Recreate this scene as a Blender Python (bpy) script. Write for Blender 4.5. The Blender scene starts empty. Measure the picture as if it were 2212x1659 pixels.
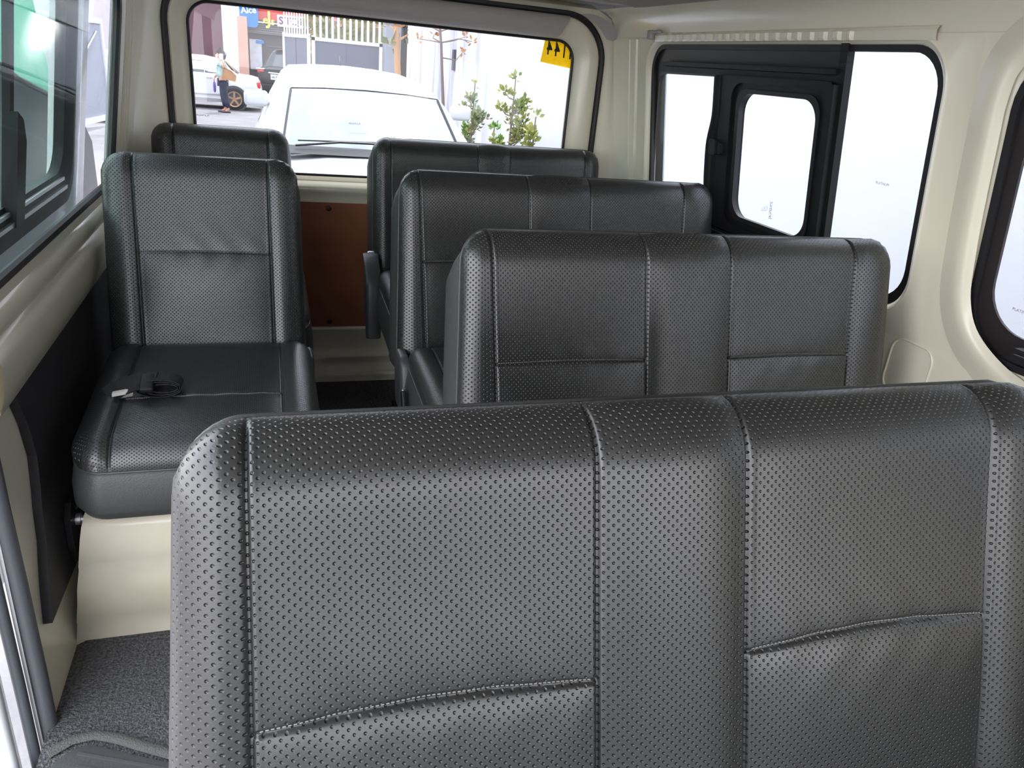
import bpy, bmesh, math, random
from mathutils import Vector, Matrix
random.seed(7)
sc = bpy.context.scene
COL = sc.collection
Z0 = 1.26          # eye height above the van floor; van floor is z = 0
GZ = -0.61         # street level
PI = math.pi

# ---------------------------------------------------------------- camera frame
def _n(a):
    l = math.sqrt(sum(c*c for c in a)); return tuple(c/l for c in a)
def _d(a, b): return sum(x*y for x, y in zip(a, b))
def _x(a, b): return (a[1]*b[2]-a[2]*b[1], a[2]*b[0]-a[0]*b[2], a[0]*b[1]-a[1]*b[0])
F = 1600.0; CX, CY = 1106.0, 829.5
AY = _n((570-CX, -(95-CY), -F)); AX = (6000-CX, -(620-CY), -F)
k_ = _d(AX, AY)/1.0
AX = _n(tuple(a-k_*b for a, b in zip(AX, AY)))
AZ = _x(AX, AY)
cam_d = bpy.data.cameras.new('camera'); cam = bpy.data.objects.new('camera', cam_d); COL.objects.link(cam)
cam.matrix_world = Matrix(((AX[0], AX[1], AX[2], 0), (AY[0], AY[1], AY[2], 0), (AZ[0], AZ[1], AZ[2], Z0), (0, 0, 0, 1)))
cam_d.sensor_width = 36; cam_d.sensor_fit = 'HORIZONTAL'; cam_d.lens = F/2212*36; cam_d.clip_start = .01; cam_d.clip_end = 400
sc.camera = cam
def at(u, v, Y):
    c = (u-CX, -(v-CY), -F); r = (_d(c, AX), _d(c, AY), _d(c, AZ)); t = Y/r[1]
    return Vector((r[0]*t, Y, r[2]*t+Z0))

# ---------------------------------------------------------------- materials
def new_mat(name):
    m = bpy.data.materials.new(name); m.use_nodes = True
    nt = m.node_tree; b = nt.nodes['Principled BSDF']
    return m, nt, b
def lin(c):
    return tuple(((x/255)/12.92 if x/255 <= .04045 else ((x/255+.055)/1.055)**2.4) for x in c)
def mat(name, col, rough=.5, metal=0, spec=.5, bump=0, bscale=60, var=0, vscale=8, coat=0, two=None, emit=None):
    m, nt, b = new_mat(name)
    b.inputs['Base Color'].default_value = (*col, 1); b.inputs['Roughness'].default_value = rough
    b.inputs['Metallic'].default_value = metal; b.inputs['Specular IOR Level'].default_value = spec
    if coat: b.inputs['Coat Weight'].default_value = coat; b.inputs['Coat Roughness'].default_value = .08
    tc = nt.nodes.new('ShaderNodeTexCoord')
    if bump:
        n = nt.nodes.new('ShaderNodeTexNoise'); n.inputs['Scale'].default_value = bscale; n.inputs['Detail'].default_value = 3
        nt.links.new(tc.outputs['Object'], n.inputs['Vector'])
        bp = nt.nodes.new('ShaderNodeBump'); bp.inputs['Strength'].default_value = bump; bp.inputs['Distance'].default_value = .01
        nt.links.new(n.outputs['Fac'], bp.inputs['Height']); nt.links.new(bp.outputs['Normal'], b.inputs['Normal'])
    if var or two:
        n = nt.nodes.new('ShaderNodeTexNoise'); n.inputs['Scale'].default_value = vscale; n.inputs['Detail'].default_value = 5
        nt.links.new(tc.outputs['Object'], n.inputs['Vector'])
        r = nt.nodes.new('ShaderNodeValToRGB')
        c2 = two if two else tuple(min(1, c*(1+var)) for c in col)
        c1 = col if two else tuple(c*(1-var) for c in col)
        r.color_ramp.elements[0].position = .35; r.color_ramp.elements[1].position = .65
        r.color_ramp.elements[0].color = (*c1, 1); r.color_ramp.elements[1].color = (*c2, 1)
        nt.links.new(n.outputs['Fac'], r.inputs['Fac']); nt.links.new(r.outputs['Color'], b.inputs['Base Color'])
    return m
def perf_mat(name, col, rough):
    m, nt, b = new_mat(name)
    N = nt.nodes.new; L = nt.links.new
    tc = N('ShaderNodeTexCoord'); mp = N('ShaderNodeMapping'); mp.vector_type = 'POINT'
    mp.inputs['Rotation'].default_value = (0, 0, PI/4); s = 1/.0061
    mp.inputs['Scale'].default_value = (s, s, s)
    L(tc.outputs['UV'], mp.inputs['Vector'])
    fr = N('ShaderNodeVectorMath'); fr.operation = 'FRACTION'; L(mp.outputs['Vector'], fr.inputs[0])
    sb = N('ShaderNodeVectorMath'); sb.operation = 'SUBTRACT'; sb.inputs[1].default_value = (.5, .5, 0); L(fr.outputs[0], sb.inputs[0])
    fl = N('ShaderNodeVectorMath'); fl.operation = 'MULTIPLY'; fl.inputs[1].default_value = (1, 1, 0); L(sb.outputs[0], fl.inputs[0])
    ln = N('ShaderNodeVectorMath'); ln.operation = 'LENGTH'; L(fl.outputs[0], ln.inputs[0])
    mr = N('ShaderNodeMapRange'); mr.interpolation_type = 'SMOOTHSTEP'
    mr.inputs['From Min'].default_value = .06; mr.inputs['From Max'].default_value = .27
    L(ln.outputs['Value'], mr.inputs['Value'])
    no = N('ShaderNodeTexNoise'); no.inputs['Scale'].default_value = 900; no.inputs['Detail'].default_value = 2; L(tc.outputs['UV'], no.inputs['Vector'])
    ad = N('ShaderNodeMath'); ad.operation = 'MULTIPLY_ADD'; ad.inputs[1].default_value = .08; L(no.outputs['Fac'], ad.inputs[0]); L(mr.outputs[0], ad.inputs[2])
    bp = N('ShaderNodeBump'); bp.inputs['Strength'].default_value = .9; bp.inputs['Distance'].default_value = .0016
    L(ad.outputs[0], bp.inputs['Height']); L(bp.outputs['Normal'], b.inputs['Normal'])
    b.inputs['Base Color'].default_value = (*col, 1); b.inputs['Roughness'].default_value = rough
    b.inputs['Specular IOR Level'].default_value = .85
    return m
def glass_mat(name, tint=(1, 1, 1), r0=.06, rough=0.0, pk=.14):
    """thin sheet: clear transmission plus a mirror share that grows at grazing angles"""
    m = bpy.data.materials.new(name); m.use_nodes = True; nt = m.node_tree; nt.nodes.clear()
    N = nt.nodes.new; L = nt.links.new
    o = N('ShaderNodeOutputMaterial'); mx = N('ShaderNodeMixShader')
    t = N('ShaderNodeBsdfTransparent'); t.inputs[0].default_value = (*tint, 1)
    g = N('ShaderNodeBsdfGlossy'); g.inputs['Roughness'].default_value = rough
    ge = N('ShaderNodeNewGeometry'); dt = N('ShaderNodeVectorMath'); dt.operation = 'DOT_PRODUCT'
    L(ge.outputs['Normal'], dt.inputs[0]); L(ge.outputs['Incoming'], dt.inputs[1])
    ab = N('ShaderNodeMath'); ab.operation = 'ABSOLUTE'; L(dt.outputs['Value'], ab.inputs[0])
    iv = N('ShaderNodeMath'); iv.operation = 'SUBTRACT'; iv.inputs[0].default_value = 1; L(ab.outputs[0], iv.inputs[1])
    pw = N('ShaderNodeMath'); pw.operation = 'POWER'; pw.inputs[1].default_value = 5; L(iv.outputs[0], pw.inputs[0])
    ma = N('ShaderNodeMath'); ma.operation = 'MULTIPLY_ADD'; ma.inputs[1].default_value = pk; ma.inputs[2].default_value = r0; L(pw.outputs[0], ma.inputs[0])
    L(ma.outputs[0], mx.inputs[0]); L(t.outputs[0], mx.inputs[1]); L(g.outputs[0], mx.inputs[2])
    L(mx.outputs[0], o.inputs[0]); return m

M = {}
M['perf'] = perf_mat('perforated_grey_leatherette', (.018, .0185, .018), .35)
M['vinyl'] = mat('smooth_grey_leatherette', (.042, .043, .042), .42, spec=.6, bump=.12, bscale=400)
M['stitch'] = mat('seam_thread', (.30, .29, .28), .7)
M['plastic_grey'] = mat('dark_grey_plastic', (.045, .046, .05), .38, bump=.1, bscale=300)
M['paint'] = mat('cream_body_paint', (.76, .72, .58), .28, spec=.5, coat=.3)
M['paint_wheel'] = mat('cream_body_paint_worn', (.66, .62, .50), .25, coat=.4, two=(.58, .52, .40), vscale=5)
M['grey_trim'] = mat('taupe_grey_trim', (.38, .35, .34), .6, bump=.15, bscale=250)
M['headliner'] = mat('taupe_headliner', (.34, .32, .28), .8, bump=.2, bscale=300)
M['cover_plate'] = mat('mauve_grey_cover', (.36, .33, .33), .6)
M['blackrub'] = mat('black_rubber', (.012, .012, .014), .5)
M['greyrub'] = mat('grey_rubber_seal', (.075, .08, .09), .5, bump=.1, bscale=200)
M['darkpanel'] = mat('charcoal_board_trim', (.018, .018, .020), .7, bump=.25, bscale=350)
M['blackpl'] = mat('black_window_frame', (.010, .010, .011), .5, spec=.3)
M['frit'] = mat('black_frit', (.022, .017, .018), .42)
M['carpet'] = mat('dark_felt_carpet', (.035, .035, .038), .95, bump=1.0, bscale=260, two=(.15, .15, .155), vscale=160)
M['edging'] = mat('carpet_binding', (.085, .085, .08), .8, bump=.5, bscale=300)
M['mat'] = mat('black_rubber_mat', (.055, .057, .06), .45, bump=.1, bscale=200)
M['brown'] = mat('rust_brown_hardboard', (.27, .085, .035), .6, bump=.15, bscale=200, var=.22, vscale=4)
M['brown_dark'] = mat('dark_brown_clip', (.05, .018, .012), .5)
M['glass'] = glass_mat('filmed_window_glass', (.73, .74, .755), .025)
M['door_glass'] = glass_mat('tinted_door_glass', (.82, .92, .87), .02, pk=.08)
M['alu'] = mat('pale_rail_metal', (.55, .55, .56), .3, metal=.7)
M['steel'] = mat('zinc_steel', (.42, .42, .42), .35, metal=.8)
M['belt'] = mat('black_webbing', (.014, .014, .016), .6, bump=.4, bscale=500)
M['tag'] = mat('cream_cloth_tag', (.62, .58, .54), .8)
M['yellow'] = mat('yellow_sticker', (.85, .52, .015), .45, var=.12, vscale=60)
_m = M['yellow']; _nt = _m.node_tree; _b = _nt.nodes['Principled BSDF']; _o = [n for n in _nt.nodes if n.type == 'OUTPUT_MATERIAL'][0]
_tl = _nt.nodes.new('ShaderNodeBsdfTranslucent'); _tl.inputs[0].default_value = (1, .80, .06, 1); _mx = _nt.nodes.new('ShaderNodeMixShader'); _mx.inputs[0].default_value = .6
_nt.links.new(_b.outputs[0], _mx.inputs[1]); _nt.links.new(_tl.outputs[0], _mx.inputs[2]); _nt.links.new(_mx.outputs[0], _o.inputs[0])
M['ink'] = mat('black_ink', (.015, .013, .01), .5)
M['greyink'] = mat('grey_etched_mark', (.16, .17, .20), .5)
M['blueink'] = mat('blue_grey_mark', (.25, .27, .36), .5)
# street
M['white_wall'] = mat('whitewashed_wall', (.66, .665, .68), .8, bump=.3, bscale=6, two=(.60, .60, .645), vscale=1.2)
M['asphalt'] = mat('pale_asphalt', (.20, .19, .195), .9, bump=.3, bscale=40, var=.12, vscale=1.5)
M['concrete'] = mat('concrete_lot', (.27, .255, .26), .9, bump=.3, bscale=30, var=.12, vscale=2)
M['car_white'] = mat('white_car_paint', (.58, .585, .60), .25, coat=.4)
M['car_silver'] = mat('silver_car_paint', (.42, .43, .46), .25, metal=.3, coat=.6)
M['car_black'] = mat('black_car_paint', (.008, .008, .011), .3, spec=.35, coat=.15)
M['car_glass'] = mat('car_window_glass', (.035, .045, .06), .08, spec=.5)
M['ws_glass'] = mat('windscreen_glass', (.20, .23, .27), .04, spec=1.0, coat=1, var=.3, vscale=2)
M['green_glass'] = mat('green_tinted_glass', (.06, .30, .19), .6, spec=.1, two=(.16, .38, .29), vscale=1.4)
M['tyre'] = mat('tyre_rubber', (.02, .02, .024), .8)
M['bronze'] = mat('bronze_alloy', (.42, .27, .16), .3, metal=.6)
M['red_lamp'] = mat('red_lamp_lens', (.55, .03, .03), .2, coat=.5)
M['clear_lamp'] = mat('clear_lamp_lens', (.7, .7, .72), .15, coat=.5)
M['plate'] = mat('licence_plate', (.7, .7, .68), .4)
M['gate_white'] = mat('white_painted_steel', (.74, .74, .76), .4)
M['gate_grey'] = mat('slate_grey_sheet', (.075, .08, .125), .5, var=.06, vscale=2)
M['grey_post'] = mat('blue_grey_render', (.24, .26, .31), .8, var=.08, vscale=2)
M['dark_slot'] = mat('dark_panel', (.07, .06, .07), .8)
M['maroon'] = mat('maroon_painted_wall', (.10, .042, .058), .8, var=.12, vscale=1.5)
M['pink'] = mat('pink_render', (.42, .17, .17), .8, var=.08, vscale=1)
M['brick'] = mat('peach_block_column', (.48, .28, .22), .8, var=.06, vscale=2)
M['signred'] = mat('red_sign_board', (.50, .05, .04), .5, var=.12, vscale=1.5)
M['signblue'] = mat('blue_sign', (.01, .15, .42), .4)
M['white'] = mat('white_lettering', (.82, .82, .82), .5)
M['purple'] = mat('purple_lettering', (.12, .02, .14), .5)
M['yellet'] = mat('yellow_lettering', (.75, .62, .12), .5)
M['shutter'] = mat('grey_roller_shutter', (.16, .155, .17), .5, metal=.2)
M['poster'] = mat('pale_poster_sheet', (.40, .42, .47), .7, var=.10, vscale=5)
M['leaf'] = mat('olive_green_leaf', (.17, .24, .06), .6, two=(.36, .33, .08), vscale=4)
M['leaf2'] = mat('fresh_green_leaf', (.16, .34, .05), .6, two=(.22, .30, .08), vscale=5)
M['leaf_pale'] = mat('pale_green_leaf', (.20, .28, .14), .6, two=(.30, .28, .10), vscale=5)
M['frond'] = mat('palm_frond', (.07, .12, .035), .6, two=(.30, .22, .05), vscale=1.2)
M['bark'] = mat('grey_brown_bark', (.20, .15, .13), .9)
M['orange_bark'] = mat('ochre_bark', (.42, .22, .10), .9)
M['skin'] = mat('skin', (.52, .27, .19), .6)
M['hair'] = mat('black_hair', (.02, .015, .02), .5)
M['shirt'] = mat('mint_shirt', (.20, .36, .31), .8, two=(.42, .52, .50), vscale=9)
M['trousers'] = mat('navy_trousers', (.018, .02, .045), .8)
M['bag'] = mat('tan_leather_bag', (.42, .23, .11), .6)
M['mask'] = mat('white_face_mask', (.7, .7, .74), .8)
M['lilac'] = mat('purple_umbrella_cloth', (.16, .09, .35), .7)
M['shoe'] = mat('dark_flat_shoe', (.06, .05, .06), .6)

# ---------------------------------------------------------------- object helpers
def link(name, me, m, parent=None, smooth=True, mats=None):
    o = bpy.data.objects.new(name, me); COL.objects.link(o)
    for x in (mats or [m]): me.materials.append(x)
    if smooth:
        for p in me.polygons: p.use_smooth = True
    if parent is not None: o.parent = parent
    return o
def tag(o, label, cat, group=None, kind=None):
    o['label'] = label; o['category'] = cat
    if group: o['group'] = group
    if kind: o['kind'] = kind
    return o
def thing(name, label, cat, loc=(0, 0, 0), rz=0, group=None):
    o = bpy.data.objects.new(name, None); COL.objects.link(o); o.empty_display_size = .1
    o.location = loc; o.rotation_euler = (0, 0, rz)
    return tag(o, label, cat, group)
def struct(o):
    o['kind'] = 'structure'; return o
class MB:
    def __init__(s): s.bm = bmesh.new()
    def face(s, pts):
        vs = [s.bm.verts.new(p) for p in pts]
        try: return s.bm.faces.new(vs)
        except ValueError: return None
    def box(s, c, d, rot=None, bev=0):
        g = bmesh.ops.create_cube(s.bm, size=1)['verts']
        Mx = Matrix.Translation(Vector(c)) @ (rot.to_4x4() if rot is not None else Matrix()) @ Matrix.Diagonal((*d, 1))
        bmesh.ops.transform(s.bm, matrix=Mx, verts=g)
        if bev:
            es = list({e for v in g for e in v.link_edges})
            bmesh.ops.bevel(s.bm, geom=es, offset=bev, segments=3, profile=.5, affect='EDGES')
        return s
    def tube(s, pts, r, n=8, closed=False, caps=True, flat=1.0):
        pts = [Vector(p) for p in pts]; rings = []; N = len(pts)
        up = None
        for i, p in enumerate(pts):
            a = pts[i-1] if (i > 0 or closed) else pts[i]
            b = pts[(i+1) % N] if (i < N-1 or closed) else pts[i]
            t = (b-a)
            if t.length < 1e-9: t = Vector((0, 0, 1))
            t.normalize()
            if up is None: up = Vector((0, 0, 1)) if abs(t.z) < .9 else Vector((1, 0, 0))
            u = up - t*up.dot(t)
            if u.length < 1e-6: u = t.orthogonal()
            u.normalize(); w = t.cross(u); up = u
            rr = r[i] if isinstance(r, (list, tuple)) else r
            rings.append([s.bm.verts.new(p + u*rr*math.cos(2*PI*k/n)*flat + w*rr*math.sin(2*PI*k/n)) for k in range(n)])
        m_ = N if closed else N-1
        for i in range(m_):
            A, B = rings[i], rings[(i+1) % N]
            for k in range(n): s.bm.faces.new((A[k], A[(k+1) % n], B[(k+1) % n], B[k]))
        if caps and not closed:
            s.bm.faces.new(rings[0]); s.bm.faces.new(rings[-1][::-1])
        return s
    def loft(s, loops, closed=True, cap0=False, cap1=False):
        R = [[s.bm.verts.new(p) for p in L] for L in loops]; n = len(R[0])
        for A, B in zip(R[:-1], R[1:]):
            for k in range(n if closed else n-1):
                try: s.bm.faces.new((A[k], A[(k+1) % n], B[(k+1) % n], B[k]))
                except ValueError: pass
        if cap0: s.bm.faces.new(R[0][::-1])
        if cap1: s.bm.faces.new(R[-1])
        return s
    def prism(s, poly, vec):
        vec = Vector(vec); return s.loft([[Vector(p) for p in poly], [Vector(p)+vec for p in poly]], cap0=True, cap1=True)
    def lathe(s, prof, c=(0, 0, 0), axis='Z', n=24, caps=True):
        loops = []
        for r, h in prof:
            L = []
            for k in range(n):
                a = 2*PI*k/n; x, y = r*math.cos(a), r*math.sin(a)
                p = {'Z': (x, y, h), 'X': (h, x, y), 'Y': (x, h, y)}[axis]
                L.append(Vector(c)+Vector(p))
            loops.append(L)
        return s.loft(loops, cap0=caps, cap1=caps)
    def build(s, name, m, parent=None, smooth=True, mats=None, angle=40, fix=True):
        if fix: bmesh.ops.recalc_face_normals(s.bm, faces=s.bm.faces)
        if smooth:
            for e in s.bm.edges:
                if len(e.link_faces) == 2:
                    try: e.smooth = e.calc_face_angle() < math.radians(angle)
                    except ValueError: pass
        me = bpy.data.meshes.new(name); s.bm.to_mesh(me); s.bm.free()
        return link(name, me, m, parent, smooth, mats)
def rr(a0, a1, b0, b1, r, n=8):
    """rounded rectangle loop; r number or 4 radii (a1b1, a0b1, a0b0, a1b0)"""
    rs = r if isinstance(r, (list, tuple)) else (r,)*4
    out = []
    for (ca, cb, sa, sb, t0), q in zip(((a1, b1, -1, -1, 0), (a0, b1, 1, -1, 1), (a0, b0, 1, 1, 2), (a1, b0, -1, 1, 3)), rs):
        for k in range(n+1):
            t = (t0 + k/n)*PI/2
            out.append((ca+sa*q+q*math.cos(t), cb+sb*q+q*math.sin(t)))
    return out
KZ = -.48
def xr(z): return 1.33-.15*(max(KZ, z)+.45)
def xl(z): return -.44+.15*(max(KZ, z)+.45)
def MR(y, z, d=0): return Vector((xr(z)+d, y, z+Z0))
def MLf(y, z, d=0): return Vector((xl(z)-d, y, z+Z0))
YR = 2.93
def MBk(x, z, d=0): return Vector((x, YR+d, z+Z0))
def mp(fn, loop, d=0): return [fn(a, b, d) for a, b in loop]
def text_obj(name, s, size, m, matrix, parent=None, ext=.0, bold=False):
    cu = bpy.data.curves.new(name, 'FONT'); cu.body = s; cu.size = size; cu.extrude = ext; cu.align_x = 'CENTER'; cu.align_y = 'CENTER'
    if bold: cu.offset = size*.02
    o = bpy.data.objects.new(name+'_t', cu); COL.objects.link(o)
    dg = bpy.context.evaluated_depsgraph_get()
    me = bpy.data.meshes.new_from_object(o.evaluated_get(dg)); bpy.data.objects.remove(o)
    me.transform(matrix); me.name = name
    return link(name, me, m, parent, False)

# ================================================================= THE VAN
# ---- floor
mb = MB()
mb.box((.50, 1.17, -.02), (1.90, 3.54, .04))
struct(mb.build('floor', M['carpet'], smooth=False))
# ---- right wall: one pressed metal sheet per window bay
N = 10
def wall_bay(fn, name, hole, outer, rings, m=M['paint'], parent=None):
    mb = MB(); loops = []
    for (g, r, d) in rings:      # grow, radius, depth (+ outward)
        loops.append(mp(fn, rr(hole[0]-g, hole[1]+g, hole[2]-g, hole[3]+g, r, N), d))
    loops.append(mp(fn, rr(outer[0], outer[1], KZ, outer[3], .001, N), 0))
    mb.loft(loops)
    mb.face([fn(outer[0], KZ), fn(outer[1], KZ), fn(outer[1], outer[2]), fn(outer[0], outer[2])])
    return mb
mb = wall_bay(MR, 'wall_right', (1.243, 2.505, -.425, .115), (1.165, 2.80, -1.26, .135),
    [(-.008, .085, .030), (-.006, .086, .024), (0, .09, .012), (.006, .093, -.002), (.014, .097, -.006), (.020, .10, -.002)])
b2 = wall_bay(MR, 'x', (-.2, 1.088, -.445, .118), (-.7, 1.165, -1.26, .135),
    [(-.012, .11, .05), (-.01, .112, .03), (0, .115, .014), (.010, .118, .008), (.017, .12, .006)])
b2.bm.verts.ensure_lookup_table()
me_t = bpy.data.meshes.new('t'); b2.bm.to_mesh(me_t); b2.bm.free(); mb.bm.from_mesh(me_t)
wall_r = struct(mb.build('wall_right', M['paint'], angle=50))
# pressed channel beside the front bay (rounded recess that swings round the window)
mb = MB()
path = []
for (y, z) in ((.1, -.485), (.5, -.485), (.80, -.482), (.92, -.474), (1.0, -.45), (1.065, -.405), (1.098, -.34), (1.108, -.25), (1.112, -.15), (1.113, -.05), (1.113, .02), (1.10, .08), (1.06, .12)):
    path.append((y, z))
def smooth_path(p, n=5):
    out = []
    for i in range(len(p)-1):
        p0 = p[max(0, i-1)]; p1 = p[i]; p2 = p[i+1]; p3 = p[min(len(p)-1, i+2)]
        for k in range(n):
            t = k/n
            out.append(tuple(.5*((2*b)+(-a+c)*t+(2*a-5*b+4*c-d)*t*t+(-a+3*b-3*c+d)*t**3) for a, b, c, d in zip(p0, p1, p2, p3)))
    out.append(p[-1]); return out
path = smooth_path(path)
def offs(path, w):
    out = []
    for i, p in enumerate(path):
        a = path[max(0, i-1)]; b = path[min(len(path)-1, i+1)]
        t = Vector((b[0]-a[0], b[1]-a[1])).normalized(); out.append((p[0]+t.y*w, p[1]-t.x*w))
    return out
prof = [(-.020, .001), (-.015, -.004), (-.009, -.009), (0, -.0115), (.012, -.011), (.026, -.007), (.040, -.003), (.055, .001)]
mb.loft([[MR(y, z, d) for y, z in offs(path, w)] for w, d in prof], closed=False)
mb.build('rib', M['paint'], wall_r)
mb = MB()   # small pressed outline low on the right wall, behind the second bench
lp = rr(1.13, 1.245, -.60, -.475, .03, 6)
mb.tube([MR(a, b, -.001) for a, b in lp], .0022, 6, closed=True)
mb.build('pressed_outline', M['paint'], wall_r)
# ---- left wall
mb = wall_bay(MLf, 'wall_left', (1.30, 2.437, -.408, .125), (1.262, 2.80, -1.26, .135),
    [(-.008, (.085, .03, .02, .05), .016), (0, (.09, .03, .02, .05), .006), (.008, (.093, .03, .02, .05), -.002), (.030, (.10, .03, .02, .05), -.010), (.038, (.10, .03, .02, .05), -.002)])
# rolled painted rail under the left window
pr = [(-.425, 0), (-.432, -.012), (-.445, -.020), (-.462, -.023), (-.474, -.018), (-.482, -.030), (-.50, -.036), (-.55, -.032), (-.59, -.018), (-.605, .0)]
mb.loft([[MLf(y, z, d) for y in (1.25, 1.6, 2.0, 2.4, 2.62)] for z, d in pr], closed=False)
# recessed line work on the left rear pillar
for yy, w, d in ((2.545, .010, -.007), (2.60, .007, -.005), (2.66, .006, -.004)):
    mb.loft([[MLf(yy+a, z, dd) for z in (-.6, -.4, -.1, .13)] for a, dd in ((-w, .001), (-w*.4, d), (w*.4, d), (w, .001))], closed=False)
wall_l = struct(mb.build('wall_left', M['paint'], angle=50))
# same ribs on the right rear pillar
mb = MB()
for yy, w, d in ((2.60, .010, -.007), (2.66, .006, -.004)):
    mb.loft([[MR(yy+a, z, dd) for z in (-.6, -.4, -.1, .13)] for a, dd in ((-w, .001), (-w*.4, d), (w*.4, d), (w, .001))], closed=False)
mb.build('rib', M['paint'], wall_r)
# charcoal trim board, left wall
mb = MB()
poly = [(1.345, -.592), (1.378, -.66), (1.395, -.735), (1.382, -.80), (1.372, -.83), (1.362, -.90), (1.33, -.98), (1.312, -1.056), (1.40, -1.06), (1.575, -1.07), (1.60, -1.06), (2.70, -1.06), (2.70, -.592)]
mb.loft([[MLf(a, b, -.0165+.15*0) for a, b in poly], [MLf(a, b, -.0005) for a, b in poly]], cap0=True)
o = struct(mb.build('trim_1', M['darkpanel'], smooth=False))
mb = MB()   # right wall lower board
poly = [(-.5, -.64), (-.5, -1.15), (2.7, -1.15), (2.7, -.60), (1.2, -.60)]
mb.loft([[MR(a, b, -.014) for a, b in poly], [MR(a, b, -.0005) for a, b in poly]], cap0=True)
struct(mb.build('trim_2', M['darkpanel'], smooth=False))
# door aperture rubber seals (left, beside the first bench)
mb = MB()
mb.tube([(-.452, 1.252, .66), (-.455, 1.262, .50), (-.452, 1.262, .34), (-.450, 1.262, .12), (-.450, 1.262, -.10), (-.450, 1.262, -.35)], .0145, 12)
o = struct(mb.build('trim_3', M['greyrub']))
mb = MB()
mb.tube([(-.478, 1.235, .66), (-.480, 1.24, .50), (-.478, 1.24, .34), (-.476, 1.238, .12), (-.476, 1.238, -.10), (-.476, 1.238, -.35)], .010, 12)
o = struct(mb.build('trim_4', M['greyrub']))
mb = MB(); mb.box((-.545, 1.215, .35), (.10, .03, 1.3), bev=.01); mb.box((-.50, .6, -.12), (.08, 1.2, .16), bev=.01)
struct(mb.build('door_sill', M['car_white']))
# ---- wheel box under left seats
mb = MB()
def wb(y, z, x0=-.455, x1=.035): return [(x0, y, z), (x1, y, z)]
prof = [(1.492, .0), (1.487, .06), (1.475, .075), (1.468, .13), (1.452, .18), (1.456, .225), (1.447, .24), (1.442, .31), (1.448, .335), (1.47, .348), (1.55, .350), (2.05, .350), (2.10, .34), (2.12, .28), (2.13, 0)]
loops = []
for y, z in prof:
    row = []
    for k, (x, dy) in enumerate(((-.447, .30), (-.446, -.012), (-.428, 0), (-.2, 0), (-.02, 0), (.02, .008), (.035, .03))):
        x = x if k > 2 else x+.062*min(1, z/.35)
        row.append(Vector((x, y+(dy if y < 1.6 else -dy), z - (.0 if k not in (5, 6) else (.004 if k == 5 else .02)*(z > .3)))))
    loops.append(row)
mb.loft(loops, closed=False)
mb.face([(.035, y+(.03 if y < 1.6 else -.03), max(0, z-(.02 if z > .3 else 0))) for y, z in prof])
o = mb.build('wheel_arch_box', M['paint_wheel'], angle=60)
tag(o, 'glossy cream metal wheel arch box under the nearer single seat', 'wheel arch')
# lower cream side skirt between trim board and carpet
# rubber step mat
mb = MB()
lp = rr(-.425, -.02, .45, 1.185, (.02, .06, .02, .02), 8)
lp = [(a, b-.55*max(0, a+.34)) if b > .6 else (a, b) for a, b in lp]
mb.loft([[Vector((a, b, .0005)) for a, b in lp], [Vector((a, b, .010)) for a, b in lp], [Vector((a*.985-.0, b-.012, .014)) for a, b in lp]], cap1=True)
for k in range(14):
    y = 1.15-k*.028
    mb.box((-.215, y-.06, .0155), (.36, .005, .003), rot=Matrix.Rotation(-.42, 3, 'Z'))
o = mb.build('step_mat', M['mat'], angle=30); tag(o, 'ribbed black rubber mat on the carpet beside the door opening', 'mat')
mb = MB()   # carpet binding edge around the mat
pts = [(-.435, 1.185, .004), (-.40, 1.208, .005), (-.36, 1.212, .005), (-.32, 1.195, .005), (-.27, 1.165, .005), (-.2, 1.125, .005), (-.05, 1.04, .005)]
mb.tube(pts, .012, 8, flat=.4); o = mb.build('carpet_edging', M['edging']); tag(o, 'grey carpet edging strip curving round the rubber mat', 'edging')

# ---- ceiling + coves
mb = MB()
prof = [(1.245, .13), (1.243, .15), (1.238, .175), (1.222, .200), (1.20, .214), (1.168, .222)]
mb.loft([[Vector((x, y, z+Z0)) for y in (-.8, 0, 1, 2, 2.55, 2.80)] for x, z in prof], closed=False)
proL = [(-.353, .13), (-.351, .15), (-.346, .175), (-.330, .200), (-.31, .214), (-.27, .222)]
mb.loft([[Vector((x, y, z+Z0)) for y in (-.8, 0, 1, 2, 2.55, 2.80)] for x, z in proL], closed=False)
struct(mb.build('trim_5', M['paint'], angle=60))
mb = MB()
loops = []
for x in [-.275+1.447*i/12 for i in range(13)]:
    t = (x-.45)/.72; z = .226+.008*(1-t*t) - (.008 if abs(t) > .98 else 0)
    loops.append([Vector((x, y, z+Z0)) for y in (-.8, 0, 1, 2, 2.40, 2.50)])
mb.loft(loops, closed=False)
struct(mb.build('ceiling', M['headliner'], angle=60))
mb = MB()   # lighter headliner edging bead
mb.tube([(1.172, y, .2225+Z0) for y in (-.8, 0, 1, 2, 2.42)]+[(1.165, 2.47, .223+Z0), (1.14, 2.50, .224+Z0), (1.08, 2.52, .224+Z0), (.4, 2.52, .235+Z0), (-.27, 2.52, .224+Z0)], .006, 8)
struct(mb.build('trim_6', M['headliner']))
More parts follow.
